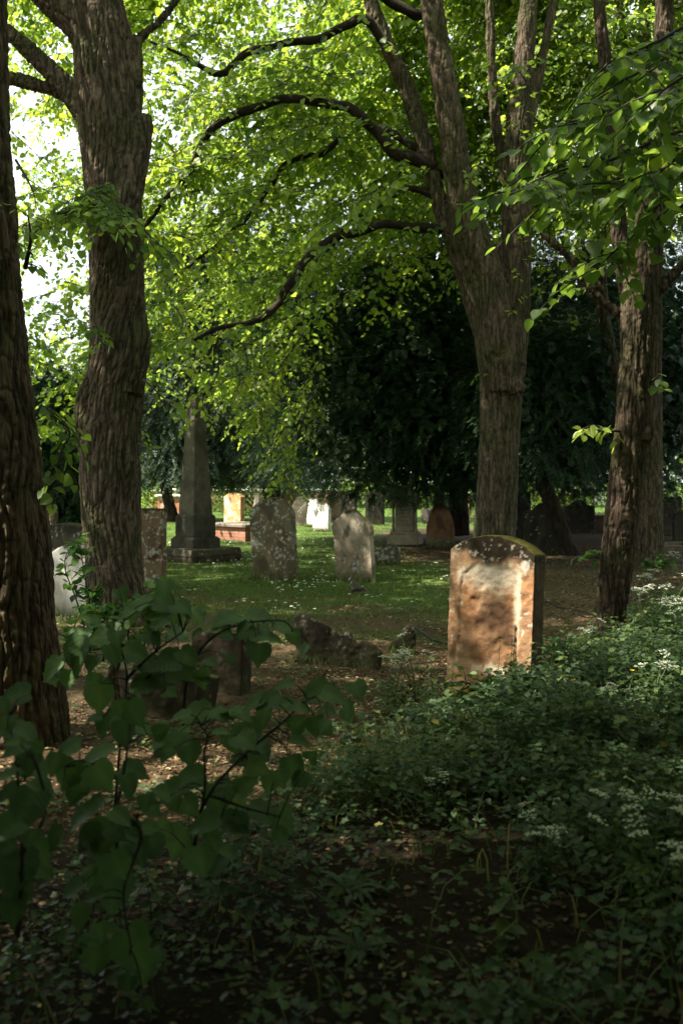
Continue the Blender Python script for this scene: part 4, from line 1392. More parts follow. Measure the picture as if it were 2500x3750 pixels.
# --- the grey squirrel sitting up in the grass, facing left
def squirrel(px, py, Y, lab):
    x = (px - 1250) / F * Y
    z = float(gz(np.array([x]), np.array([Y]))[0])
    root = empty('squirrel', (x, Y, z + .025), lab, 'squirrel', None, math.radians(-12))
    root.scale = (1.08,) * 3
    mb = MB()

    def limb(pts, n=10):
        p = np.array(pts, float)
        mb.add(*tube(p[:, :3], p[:, 3], n, 5))
    limb([(.030, 0, .012, .020), (.026, 0, .035, .041), (.014, 0, .075, .042), (.004, 0, .108, .035), (-.006, 0, .130, .027), (-.012, 0, .147, .024), (-.020, 0, .156, .017)], 14)
    limb([(-.004, 0, .152, .016), (-.020, 0, .155, .024), (-.038, 0, .150, .019), (-.054, 0, .144, .012), (-.055, 0, .143, .004)], 12)
    for sy in (-1, 1):
        limb([(-.002, sy * .010, .164, .008), (.002, sy * .015, .176, .007), (.004, sy * .016, .186, .003)], 8)
        limb([(-.006, sy * .018, .108, .012), (-.022, sy * .024, .088, .009), (-.040, sy * .016, .092, .006), (-.050, sy * .008, .098, .005)], 8)
        limb([(.022, sy * .022, .050, .026), (.004, sy * .034, .034, .024), (-.008, sy * .036, .016, .014), (.010, sy * .036, .008, .009)], 10)
        limb([(.014, sy * .036, .007, .008), (-.012, sy * .036, .006, .009), (-.038, sy * .036, .005, .006)], 8)
    limb([(.045, 0, .014, .014), (.066, .004, .016, .018), (.086, .008, .034, .024), (.104, .010, .052, .026), (.122, .010, .042, .022), (.130, .008, .020, .014), (.128, .006, .006, .005)], 12)
    me = remesh(mb, .004, 2, .5)
    p, no = get_co(me)
    set_co(me, p + no * (.0022 * pn(p, 160, 3))[:, None])
    c = np.array([.085, .078, .070]) * (1 + .35 * fbm(p, 60, 3, 5))[:, None]
    rust = sstep(.0, .3, fbm(p, 22, 2, 9))[:, None] * .4
    c = c * (1 - rust) + np.array([.11, .075, .045]) * rust
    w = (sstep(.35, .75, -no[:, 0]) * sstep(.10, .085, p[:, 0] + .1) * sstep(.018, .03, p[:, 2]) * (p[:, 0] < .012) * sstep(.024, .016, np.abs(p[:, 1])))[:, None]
    c = c * (1 - w) + np.array([.72, .70, .66]) * w  # white belly fur, with the rim light on it put into the colour
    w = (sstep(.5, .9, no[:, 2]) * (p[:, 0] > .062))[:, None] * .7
    c = c * (1 - w) + np.array([.40, .38, .33]) * w  # upper side of the tail paler, its light rim painted in
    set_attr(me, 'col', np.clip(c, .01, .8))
    link('body', me, M['fur'], root)
    for sy in (-1, 1):
        e = MB()
        e.add(*tube([(-.027, sy * .0165, .156), (-.027, sy * .021, .156)], [.0042, .0025], 8, 3))
        e.build('eye', M['window'], root)


M['fur'] = stone_mat()
M['fur'].name = 'grey_fur'
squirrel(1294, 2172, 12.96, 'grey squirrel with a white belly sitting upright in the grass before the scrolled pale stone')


# --- stones built of several pieces
def frustum(w0, w1, h, z0=0.0):
    v = []
    for w, z in ((w0, z0), (w1, z0 + h)):
        a = w / 2
        v += [(-a, -a, z), (a, -a, z), (a, a, z), (-a, a, z)]
    f4 = [[0, 1, 5, 4], [1, 2, 6, 5], [2, 3, 7, 6], [3, 0, 4, 7], [3, 2, 1, 0], [4, 5, 6, 7]]
    mb = MB()
    mb.add(v, [f4])
    return mb


def piece(name, mb, root, colour, voxel=.02, rough=.004, smooth=1):
    me = remesh(mb, voxel, smooth, .5)
    p, no = get_co(me)
    set_co(me, p + no * (rough * fbm(p, 8, 3, 2) + rough * .6 * fbm(p, 30, 2, 6))[:, None])
    set_attr(me, 'col', colour(p, no, p[:, 2].max()))
    return link(name, me, M['stone'], root)


YO = 18.3
OB = empty('obelisk', (at(716, 2050, YO)[0], YO, 0), 'tall grey stone obelisk on a stepped plinth beside the big left trunk', 'obelisk', None, math.radians(-42))
oc = wz(base=(.120, .108, .084), pale=(.15, .13, .10), dark=(.08, .07, .052), lth=.6, moss=0, soil=0, off=300)
od = wz(base=(.066, .062, .046), pale=(.085, .078, .058), dark=(.04, .036, .027), lth=.6, moss=0, soil=0, off=310)
ok = wz(base=(.075, .066, .046), pale=(.14, .12, .09), dark=(.05, .045, .03), lich=(.32, .3, .25), lth=.33, moss=0, soil=0, off=320)
om = wz(base=(.045, .036, .025), pale=(.09, .07, .05), dark=(.025, .02, .015), lth=.5, moss=0, soil=0, off=330)
mb = MB()
for i, (cx, cy) in enumerate(((-.3, -.3), (.32, -.3), (.32, .3), (-.3, .3))):
    f = frustum(.60 + .03 * math.sin(i * 2), .60, .115, -.02)
    mb.add(f.V[0] + np.array([cx, cy, 0]), [x for x in f.Fs])
piece('footing', mb, OB, om, .018, .012)
piece('base_slab', frustum(1.20, 1.18, .13, .095), OB, ok, .018, .008)
piece('plinth', frustum(.64, .64, .17, .225), OB, od, .015)
mb = frustum(.62, .56, .035, .39)
piece('plinth_moulding', mb, OB, od, .012)
piece('die', frustum(.53, .53, .36, .42), OB, od, .015)
piece('die_moulding', frustum(.545, .47, .05, .775), OB, od, .012)
piece('shaft', frustum(.45, .225, 1.98, .82), OB, oc, .014, .003)
piece('pyramidion', frustum(.225, .02, .22, 2.80), OB, oc, .012, .003)

YB = 24.3
TB = empty('table_tomb', (at(846, 1982, YB)[0] + .22, YB + .2, 0), 'low red brick table tomb topped by a stone slab, just right of the obelisk', 'tomb', None, math.radians(-38))
hx, hy, hz = .62, .5, .30
v, uv, fc = [], [], []
for (a, b) in (((-hx, -hy), (hx, -hy)), ((hx, -hy), (hx, hy)), ((hx, hy), (-hx, hy)), ((-hx, hy), (-hx, -hy))):
    k = len(v)
    L = math.hypot(b[0] - a[0], b[1] - a[1])
    v += [(*a, -.1), (*b, -.1), (*b, hz), (*a, hz)]
    uv += [(0, -.1), (L, -.1), (L, hz), (0, hz)]
    fc.append([k, k + 1, k + 2, k + 3])
mb = MB()
mb.add(v, [fc])
o = mb.build('brick_wall', M['brick'], TB, smooth=False)
ul = o.data.uv_layers.new(name='UVMap')
ul.data.foreach_set('uv', np.array(uv, np.float32).ravel())
mb = MB()
box(mb, (0, 0, hz + .05), (1.36, 1.12, .09))
piece('ledger_slab', mb, TB, wz(base=(.20, .17, .14), pale=(.30, .26, .22), dark=(.10, .085, .07), lth=.4, moss=0, soil=0, off=340), .02, .006)

YC = 22.5
CM = empty('column_monument', (at(1483, 1993, YC)[0], YC, 0), 'cream monument with small side columns and worn inscription rows under the middle yew', 'monument', None, math.radians(-20))
cc = wz(base=(.30, .26, .18), pale=(.38, .33, .24), dark=(.19, .165, .11), lth=.5, moss=0, soil=0, off=350)


def inscr(p, no, h):
    c = cc(p, no, h)
    row = (np.sin(p[:, 2] * 2 * np.pi / .085) > .35) & (np.abs(p[:, 0]) < .15 + .06 * np.sin(np.floor(p[:, 2] / .085) * 5.1)) & (no[:, 1] < -.6) & (p[:, 2] > .38) & (p[:, 2] < .98)
    dash = pn(np.stack([p[:, 0] * 42, np.floor(p[:, 2] / .085) * 7.7, 0 * p[:, 0]], 1)) > -.12
    w = (row & dash)[:, None] * .38
    return c * (1 - w) + np.array([.11, .095, .06]) * w


mb = MB(); box(mb, (0, 0, .10), (.74, .42, .24)); piece('base', mb, CM, cc, .02, .008)
mb = MB(); box(mb, (0, 0, .25), (.64, .35, .07)); piece('step', mb, CM, cc, .016, .006)
pr = prism_mb(gothic_top(.42, 1.34, .28), .22)
pr.V[0][:, 2] = np.maximum(pr.V[0][:, 2], .27)
piece('tablet', pr, CM, inscr, .013, .003)
for s in (-1, 1):
    mb = MB()
    mb.add(*tube([(s * .265, -.05, .28), (s * .265, -.05, .33), (s * .265, -.05, .36), (s * .265, -.05, .90), (s * .265, -.05, .94), (s * .265, -.05, 1.0)], [.055, .055, .034, .032, .05, .058], 14, 3))
    box(mb, (s * .265, -.05, 1.03), (.13, .16, .07))
    piece('column', mb, CM, cc, .010, .001)
for s in (-1, 1):
    mb = MB(); box(mb, (s * .245, .03, 1.10), (.12, .2, .10)); piece('capital_block', mb, CM, cc, .014, .004)

# chest tomb under the right yew, long kerb slab at the right
ch = empty('chest_tomb', (at(2197, 1945, 27.5)[0], 27.5, 0), 'brownish chest tomb with an overhanging slab, in shade left of the leaning right-hand trunk', 'tomb')
mb = MB(); box(mb, (0, 0, .18), (.80, .6, .44)); piece('chest', mb, ch, wz(base=(.11, .085, .06), pale=(.15, .12, .09), dark=(.06, .05, .035), lth=.5, moss=0, off=360), .03, .008)
mb = MB(); box(mb, (0, 0, .445), (.95, .72, .09)); piece('lid_slab', mb, ch, wz(base=(.12, .09, .065), pale=(.16, .13, .1), dark=(.07, .055, .04), lth=.5, moss=0, soil=0, off=370), .03, .008)
kb = empty('kerbed_grave', (at(2450, 2020, 20.3)[0], 20.3, 0), 'low stone grave kerb lying at the right edge beside the slim straight lime', 'grave kerb')
kc = wz(base=(.12, .095, .07), pale=(.17, .14, .1), dark=(.07, .055, .04), lth=.4, moss=0, soil=0, off=380)
for (cx, cy, sx, sy) in ((0, -.45, .9, .14), (0, .45, .9, .14), (-.43, 0, .13, .74), (.43, 0, .13, .74)):
    mb = MB(); box(mb, (cx, cy, .06), (sx, sy, .2)); piece('kerb', mb, kb, kc, .025, .008)

# pale altar tomb in the sun behind the cypress trunk, and a wall behind the orange stone
at2 = empty('altar_tomb', (at(632, 1870, 38)[0], 38.5, 0), 'red-sided altar tomb with a pale slab in sunshine behind the cypress trunk', 'tomb', None, math.radians(-12))
mb = MB(); box(mb, (0, 0, .36), (1.1, .8, .80)); piece('chest', mb, at2, wz(base=(.42, .18, .10), pale=(.6, .52, .42), dark=(.3, .13, .08), lth=.3, moss=0, off=390), .035, .008)
mb = MB(); box(mb, (0, 0, .81), (1.26, .95, .10)); piece('ledger_slab', mb, at2, wz(base=(.6, .55, .45), pale=(.66, .62, .54), dark=(.4, .35, .28), lth=.5, moss=0, soil=0, off=395), .035, .008)
bw = empty('boundary_wall', (at(820, 1860, 47)[0] + 1, 47, 0), 'low orange stone wall with a pale coping in sunlight behind the orange headstone', 'wall')
mb = MB(); box(mb, (0, 0, .42), (9.0, .35, .88)); mb.build('wall', M['orange_wall'], bw, smooth=False)
mb = MB(); box(mb, (0, 0, .92), (9.0, .5, .12)); mb.build('coping', M['frame'], bw, smooth=False)


# ------------------------------------------------------------------ houses beyond
def house(label, x, y, w, h, d, wallm, wins, rz=0.0, rr=2.6):
    r = empty('house', (x, y, 0), label, 'house', 'houses beyond the churchyard', rz)
    mb = MB(); box(mb, (0, d / 2, h / 2 - .1), (w, d, h + .2)); mb.build('wall', wallm, r, smooth=False)
    mb = MB()
    a, b = w / 2 + .35, d / 2 + .35
    mb.add([(-a, -.35, h), (a, -.35, h), (a, d + .35, h), (-a, d + .35, h), (-a, d / 2, h + rr), (a, d / 2, h + rr)],
           [[[0, 1, 5, 4], [2, 3, 4, 5]], [[0, 4, 3], [1, 2, 5]], [[3, 2, 1, 0]]])
    rf = mb.build('roof', M['roof'], r, smooth=False)
    mb = MB(); box(mb, (w * .3, d / 2, h + rr + .3), (.7, .7, 1.6)); mb.build('chimney', wallm, rf, smooth=False)
    for (wx, wzz, ww, wh) in wins:
        mb = MB()
        for (cx, cz, sx, sz) in ((0, wh / 2, ww + .1, .1), (0, -wh / 2, ww + .1, .1), (-ww / 2, 0, .1, wh - .1), (ww / 2, 0, .1, wh - .1), (0, 0, .06, wh - .1)):
            box(mb, (wx + cx, -.03, wzz + cz), (sx, .1, sz))
        fr = mb.build('window', M['frame'], r, smooth=False)
        mb = MB(); box(mb, (wx, -.005, wzz), (ww, .02, wh)); mb.build('pane', M['window'], fr, smooth=False)
    return r


house('white rendered house seen through leaves between the two left trunks', -19.5, 62, 9, 6.2, 8, M['render_white'], [(x_, z_, 1.0, 1.4) for x_ in (-3, 0, 2.4) for z_ in (1.6, 4.9)], rr=1.5)
house('pale pink rendered house glimpsed behind the obelisk', -7.0, 64, 9, 5.4, 8, M['render_pink'], [(x_, z_, 1.0, 1.3) for x_ in (-3, -1, 2.6) for z_ in (1.6, 4.2)])
house('white house wall glimpsed under the yew behind the leaning trunk', 11.8, 60, 8, 5.4, 8, M['render_white'], [(x_, z_, 1.0, 1.3) for x_ in (-2.4, 1.6) for z_ in (1.8, 4.2)])


# ------------------------------------------------------------------ ground cover
def on_ground(x, y):
    return np.stack([x, y, gz(x, y)], 1)


def in_view(x, y, pad=.06):
    return np.abs(x) < y * (.343 + pad) + .25


# fallen leaves
n = 300000
y = 1.8 + 20 * rng.uniform(0, 1, n) ** 1.35
x = rng.uniform(-1, 1, n) * (y * .40 + .3)
g, hb = grassness(x, y), herbness(x, y)
path = np.exp(-((y - (5.9 + 1.67 * x)) / 1.95 - .3) ** 2 / .8)
pts = np.stack([x, y, 0 * x], 1)
pr = (1 - .72 * g) * (1 - .75 * hb) * np.clip(.30 + .5 * path + .45 * pn(pts, 1.1, 6), .05, 1) * (.4 + .6 * sstep(3.8, 5.2, y))
kp = rng.uniform(0, 1, n) < pr * .62
x, y = x[kp], y[kp]
P = on_ground(x, y) + np.array([0, 0, .010])
m = len(P)
mb = MB()
a = rand_dir(m, -.12, .12)
up = np.array([[0, 0, 1.0]]) + .45 * rand_dir(m)
scatter(mb, LOW, [LOWF], P, a, up, rng.uniform(.011, .034, m) * (1 + .03 * y), np.clip(rng.normal(.34 + .22 * sstep(3.5, 5.5, y) , .28, m), 0, 1), rng.uniform(.3, .9, m))
tag(mb.build('fallen_leaves', M['litter'], smooth=False), 'brown fallen leaves and flakes strewn over the bare ground', 'fallen leaves', kind='stuff')


# grass
def blades(mb, x, y, h, w, bend, tint):
    m = len(x)
    P = on_ground(x, y)
    P[:, 2] -= .005
    az = rng.uniform(0, 2 * np.pi, m)
    d = np.stack([np.cos(az), np.sin(az), 0 * az], 1)
    s = np.stack([-np.sin(az), np.cos(az), 0 * az], 1)
    k = 3
    V = np.zeros((m, 2 * k + 1, 3))
    for i in range(k):
        t = i / k
        c = P + d * (bend * h * t * t)[:, None]
        c[:, 2] += h * (t - .25 * bend * t * t)
        V[:, 2 * i] = c - s * (w * (1 - .6 * t))[:, None]
        V[:, 2 * i + 1] = c + s * (w * (1 - .6 * t))[:, None]
    c = P + d * (bend * h)[:, None]
    c[:, 2] += h * (1 - .25 * bend - .2 * bend ** 2)
    V[:, 2 * k] = c
    o = (np.arange(m) * (2 * k + 1))[:, None, None]
    q = np.array([[0, 1, 3, 2], [2, 3, 5, 4]])
    t3_ = np.array([[4, 5, 6]])
    mb.add(V.reshape(-1, 3), [(q[None] + o).reshape(-1, 4), (t3_[None] + o).reshape(-1, 3)], tint=np.repeat(tint, 2 * k + 1))


n = 300000
y = 7.6 + 27 * rng.uniform(0, 1, n) ** 1.6
x = rng.uniform(-1, 1, n) * (y * .37 + .3)
g = grassness(x, y)
pts = np.stack([x, y, 0 * x], 1)
kp = (rng.uniform(0, 1, n) < g * np.clip(.5 + .8 * pn(pts, 1.8, 61) + .4 * pn(pts, 5, 6), .06, 1) * .8) & (herbness(x, y) < .4)
x, y, g = x[kp], y[kp], g[kp]
mb = MB()
m = len(x)
tl = np.clip(.8 + .7 * pn(np.stack([x, y, 0 * x], 1), .8, 15) + .6 * pn(np.stack([x, y, 0 * x], 1), 2.6, 35), .35, 2.2)
blades(mb, x, y, rng.uniform(.025, .075, m) * tl, (.0022 + .00022 * y) * rng.uniform(.7, 1.3, m), rng.uniform(.2, 1.0, m), np.clip(rng.normal(.52, .22, m) + .35 * pn(np.stack([x, y, 0 * x], 1), 1.1, 51), 0, 1))
for (fx, fy, fw, yw) in FEET:
    if not 8 < fy < 31:
        continue
    m = 150
    u, v = rng.uniform(-fw * 1.15, fw * 1.15, m), rng.normal(-.10, .045, m)
    ca, sa = math.cos(math.radians(-yw)), math.sin(math.radians(-yw))
    gx, gy = fx + u * ca - v * sa, fy + u * sa + v * ca
    kk = rng.uniform(0, 1, m) < .25 + .75 * grassness(gx, gy)
    if kk.any():
        gx, gy = gx[kk], gy[kk]
        m = len(gx)
        blades(mb, gx, gy, rng.uniform(.05, .17, m), (.0022 + .0002 * gy) * rng.uniform(.7, 1.3, m), rng.uniform(.2, 1.0, m), np.clip(rng.normal(.5, .22, m), 0, 1))
tag(mb.build('grass', M['grass'], smooth=False), 'short uneven churchyard grass growing around the headstones', 'grass', kind='stuff')

# daisies and small flowers in the lawn
n = 2600
y = rng.uniform(11, 27, n)
x = rng.uniform(-1, 1, n) * y * .36
pts = np.stack([x, y, 0 * x], 1)
kp = (grassness(x, y) > .5) & (pn(pts, .9, 88) + .4 * pn(pts, 2.2, 5) > .12)
P = on_ground(x[kp], y[kp]) + np.array([0, 0, .055])
m = len(P)
mb = MB()
for k in range(3):
    a = np.stack([np.cos(k * 2.1 + P[:, 0] * 9), np.sin(k * 2.1 + P[:, 0] * 9), 0 * P[:, 0]], 1)
    scatter(mb, LOW, [LOWF], P, a, np.array([[0, -.5, 1.0]]) + .3 * rand_dir(m), rng.uniform(.016, .03, m), .8, 1.0)
tag(mb.build('daisies', M['petal'], smooth=False), 'tiny white daisies sprinkled over the lawn', 'daisies', kind='stuff')

# ivy and herbs on the bank
n = 560000
y = 1.7 + 10.8 * rng.uniform(0, 1, n) ** 1.15
x = rng.uniform(-1, 1, n) * (y * .39 + .3)
hb = herbness(x, y)
pts = np.stack([x, y, 0 * x], 1)
cl = np.clip(.45 + .9 * fbm(pts, 1.6, 3, 33), .04, 1)
kp = rng.uniform(0, 1, n) < hb * cl * .60
x, y, cl = x[kp], y[kp], cl[kp]
m = len(x)
P = on_ground(x, y)
top = (.05 + .40 * cl) * np.where(y < 4, .8, 1.0)
P[:, 2] += top * rng.uniform(.1, 1, m) ** .7
mb = MB()
a = rand_dir(m, -.5, .3)
up = np.array([[0, -.15, 1.0]]) + .6 * rand_dir(m)
ivy = rng.uniform(0, 1, m) < .55
tint = np.clip(.46 + .30 * pn(np.stack([x, y, 0 * x], 1), 2.1, 3) + rng.normal(0, .14, m), 0, .92)
tint = np.where(rng.uniform(0, 1, m) < .012, 1.0, tint)
s = rng.uniform(.020, .050, m)
s *= .78 + .22 * sstep(3.5, 5.5, y)
scatter(mb, IVY, [IVYF, IVYF3], P[ivy], a[ivy], up[ivy], s[ivy], tint[ivy])
scatter(mb, LOW, [LOWF], P[~ivy], a[~ivy], up[~ivy], s[~ivy] * 1.05, tint[~ivy], .8)
q = 5200
yy = rng.uniform(2.4, 11.8, q)
xx = rng.uniform(-1, 1, q) * (yy * .39 + .3)
kk = rng.uniform(0, 1, q) < .30 * herbness(xx, yy) * np.clip(.35 + 1.6 * pn(np.stack([xx, yy, 0 * xx], 1), 1.1, 18), 0, 1) * np.where(yy < 4.2, .35, 1)
xx, yy = xx[kk], yy[kk]
q = len(xx)
B = on_ground(xx, yy)
H = rng.uniform(.22, .48, q)
lean = rand_dir(q, -.05, .05) * rng.uniform(0, .25, q)[:, None]
for lv in range(7):
    t = .22 + .13 * lv
    p = B + np.array([0, 0, 1.0]) * (H * t)[:, None] + lean * (H * t * t)[:, None]
    az = lv * 1.571 + xx * 50
    for sg in (0, math.pi):
        a_ = np.stack([np.cos(az + sg), np.sin(az + sg), -.25 + .2 * rng.normal(size=q)], 1)
        scatter(mb, LOW, [LOWF], p, a_, np.array([[0, -.1, 1.0]]) + .35 * rand_dir(q), rng.uniform(.045, .075, q) * (1.15 - .5 * t), np.clip(rng.normal(.68, .13, q) + .1 * t, 0, .92), .85)
prisms(mb, B, B + np.array([0, 0, 1.0]) * H[:, None] + lean * H[:, None], .0025, .0015, .6)
tag(mb.build('ground_cover', M['herb'], smooth=False), 'dark ivy and leafy herbs covering the bank on the right', 'ground cover', kind='stuff')

# small weeds in the litter
n = 26000
y = rng.uniform(4.6, 12.5, n)
x = rng.uniform(-1, 1, n) * y * .37
pts = np.stack([x, y, 0 * x], 1)
kp = (herbness(x, y) < .5) & (pn(pts, 1.4, 99) + .6 * pn(pts, 4, 12) > .36)
x, y = x[kp], y[kp]
m = len(x)
P = on_ground(x, y)
P[:, 2] += rng.uniform(.01, .07, m)
mb = MB()
scatter(mb, LOW, [LOWF], P, rand_dir(m, -.4, .4), np.array([[0, -.2, 1.0]]) + .6 * rand_dir(m), rng.uniform(.02, .045, m), np.clip(rng.normal(.6, .2, m), 0, .95), .7)
tag(mb.build('weeds', M['herb'], smooth=False), 'low green weeds sprouting in patches from the leaf litter', 'weeds', kind='stuff')

# taller grass on the edge of the bank
n = 40000
y = rng.uniform(2.2, 11.5, n)
x = rng.uniform(-1, 1, n) * y * .39
pts = np.stack([x, y, 0 * x], 1)
d = (5.4 + 1.67 * x - y) / 1.95
edge = np.exp(-((d - .35) / .38) ** 2)
kp = (rng.uniform(0, 1, n) < .75 * edge * np.clip(.5 + pn(pts, 1.5, 5), 0, 1) * (y > 4.4) + .17 * herbness(x, y))
x, y = x[kp], y[kp]
m = len(x)
mb = MB()
blades(mb, x, y, rng.uniform(.10, .30, m), rng.uniform(.002, .0045, m), rng.uniform(.3, 1.3, m), np.clip(rng.normal(.70, .2, m), 0, 1))
tag(mb.build('long_grass', M['grass'], smooth=False), 'longer arching grass blades along the edge of the bank', 'grass', kind='stuff')


# ------------------------------------------------------------------ flowering plants
def parsley(h, seed):
    r = np.random.default_rng(seed)
    root = empty('cow_parsley', (0, 0, 0))
    st, lf = MB(), MB()
    heads = []
    for k in range(r.integers(4, 7)):
        az = r.uniform(0, 6.28)
        out = r.uniform(.12, .34) * h
        hh = h * r.uniform(.72, 1.05)
        tip = np.array([out * math.cos(az), out * math.sin(az), hh])
        st.add(*tube([(0, 0, -.03), (tip[0] * .25, tip[1] * .25, hh * .5), tip - np.array([0, 0, .04])], [.004, .003, .002], 5, 4))
        nray = 9
        fl = MB()
        heads.append(fl)
        nx_, ny_ = r.normal(0, .25, 2)
        for j in range(nray):
            a = j * 2.4
            rr = .045 * math.sqrt((j + .5) / nray)
            e = tip + np.array([rr * math.cos(a), rr * math.sin(a), rr * (nx_ * math.cos(a) + ny_ * math.sin(a)) - 5 * rr * rr + r.uniform(-.004, .004)])
            st.add(*tube([tip - np.array([0, 0, .04]), e], [.0012, .001], 3, 1, caps=False))
            m = 6
            P = e + np.stack([r.normal(0, .007, m), r.normal(0, .007, m), r.normal(0, .003, m)], 1)
            an = r.uniform(0, 6.28, m)
            scatter(fl, LOW, [LOWF], P, np.stack([np.cos(an), np.sin(an), 0 * an], 1), np.tile([[0, 0, 1.0]], (m, 1)) + .3 * r.normal(size=(m, 3)), .013, r.uniform(.3, 1, m))
    m = 150
    an = r.uniform(0, 6.28, m)
    rr = r.uniform(.03, .30, m) * h * 1.2
    zz = r.uniform(.08, .6, m) * h
    P = np.stack([rr * np.cos(an), rr * np.sin(an), zz], 1)
    ax = np.stack([np.cos(an) + .6 * r.normal(size=m), np.sin(an) + .6 * r.normal(size=m), -.2 + .3 * r.normal(size=m)], 1)
    scatter(lf, IVY, [IVYF, IVYF3], P, ax, np.tile([[0, 0, 1.0]], (m, 1)) + .5 * r.normal(size=(m, 3)), r.uniform(.025, .055, m), r.uniform(.3, .85, m), .7)
    st.build('stem', M['greenstem'], root)
    for fl in heads:
        fl.build('flower_head', M['petal'], root, smooth=False)
    lf.build('foliage', M['herb'], root, smooth=False)
    return root


def copy_tree(o, parent=None):
    c = o.copy()
    COL.objects.link(c)
    if parent is not None:
        c.parent = parent
    for ch in o.children:
        copy_tree(ch, c)
    return c


PG = 'white flowering cow parsley on the bank'
protos = [parsley(.42, 1), parsley(.52, 2), parsley(.36, 3)]
used = set()
spots = [  # sheet x, sheet y of the foot, depth, scale, label
    (905, 1640, None, .95, 'white cow parsley at the left end of the bank, leftmost of the flowering clumps'),
    (955, 1625, None, .9, 'white cow parsley beside the path just left of the sandstone headstone'),
    (1155, 1630, None, .6, 'small cow parsley at the foot of the sandstone headstone'),
    (1480, 1560, 8.6, 1.3, 'tall cow parsley right of the foot of the leaning trunk'),
    (1535, 1540, 8.9, 1.5, 'tallest white cow parsley clump at the right edge behind the bank'),
    (1575, 1600, 8.0, 1.35, 'white cow parsley cut by the right edge, above the dark herbs'),
    (1450, 1480, 10.0, 1.0, 'cow parsley behind the leaning trunk at the edge of the bare ground'),
    (1350, 1560, 8.0, .7, 'small cow parsley between the sandstone headstone and the leaning trunk'),
    (1270, 1720, None, .6, 'low cow parsley in the herbs below the sandstone headstone'),
    (1425, 1780, None, .7, 'dim cow parsley half way down the bank'),
    (1500, 1700, None, .75, 'cow parsley on the bank below the tall right-hand clump'),
    (1545, 2110, 3.3, .75, 'cow parsley low down near the right edge in the foreground'),
    (1440, 2140, 3.2, .7, 'cow parsley in the dark right foreground, left of its neighbour at the edge'),
    (1510, 2290, 2.85, .7, 'nearest cow parsley at the bottom right corner'),
    (1240, 2130, 3.3, .6, 'lone cow parsley in the dark middle of the bank foreground'),
    (1000, 1930, None, .5, 'tiny cow parsley near the bare hollow'),
]
for k, (dx, dy, Y, sc_, lab) in enumerate(spots):
    Y = Y or CAMH * F / (dy * K - HY)
    X = (dx * K - 1250) / F * Y
    i = k % 3
    o = protos[i] if i not in used else copy_tree(protos[i])
    used.add(i)
    o.location = (X, Y, float(gz(np.array([X]), np.array([Y]))[0]))
    o.rotation_euler = (0, 0, k * 1.7)
    o.scale = (sc_,) * 3
    tag(o, lab, 'wildflower', PG)


def buttercup(X, Y, h, lab):
    z = float(gz(np.array([X]), np.array([Y]))[0])
    r = empty('buttercup', (X, Y, z), lab, 'wildflower', 'yellow buttercups')
    mb = MB()
    mb.add(*tube([(0, 0, 0), (.02, .01, h * .6), (.03, 0, h)], [.002, .0018, .0015], 5, 4))
    mb.build('stem', M['greenstem'], r)
    mb = MB()
    an = np.arange(5) * 1.2566
    scatter(mb, LOW, [LOWF], np.tile([[.03, 0, h]], (5, 1)), np.stack([np.cos(an), np.sin(an), .5 + 0 * an], 1), np.tile([[0, 0, 1.0]], (5, 1)), .018, .6, 1.1)
    mb.build('petals', M['yellow'], r, smooth=False)
    mb = MB()
    an = np.array([0, 2, 4.0])
    scatter(mb, IVY, [IVYF, IVYF3], np.tile([[.012, 0, h * .35]], (3, 1)), np.stack([np.cos(an), np.sin(an), .2 + 0 * an], 1), np.tile([[0, 0, 1.0]], (3, 1)), .05, .6, 1)
    mb.build('leaf', M['herb'], r, smooth=False)


for (dx, dy, Y, h, lab) in ((1138, 1615, 6.55, .42, 'single yellow buttercup against the foot of the sandstone headstone'), (1196, 1650, 6.3, .22, 'yellow buttercup low in the herbs under the sandstone headstone'),
                            (1310, 1620, 6.9, .2, 'yellow buttercup in the herbs right of the sandstone headstone'), (1440, 1690, 5.9, .25, 'yellow buttercup on the bank near the right edge')):
    buttercup(*at(dx * K, dy * K, Y)[:1], Y, h, lab)


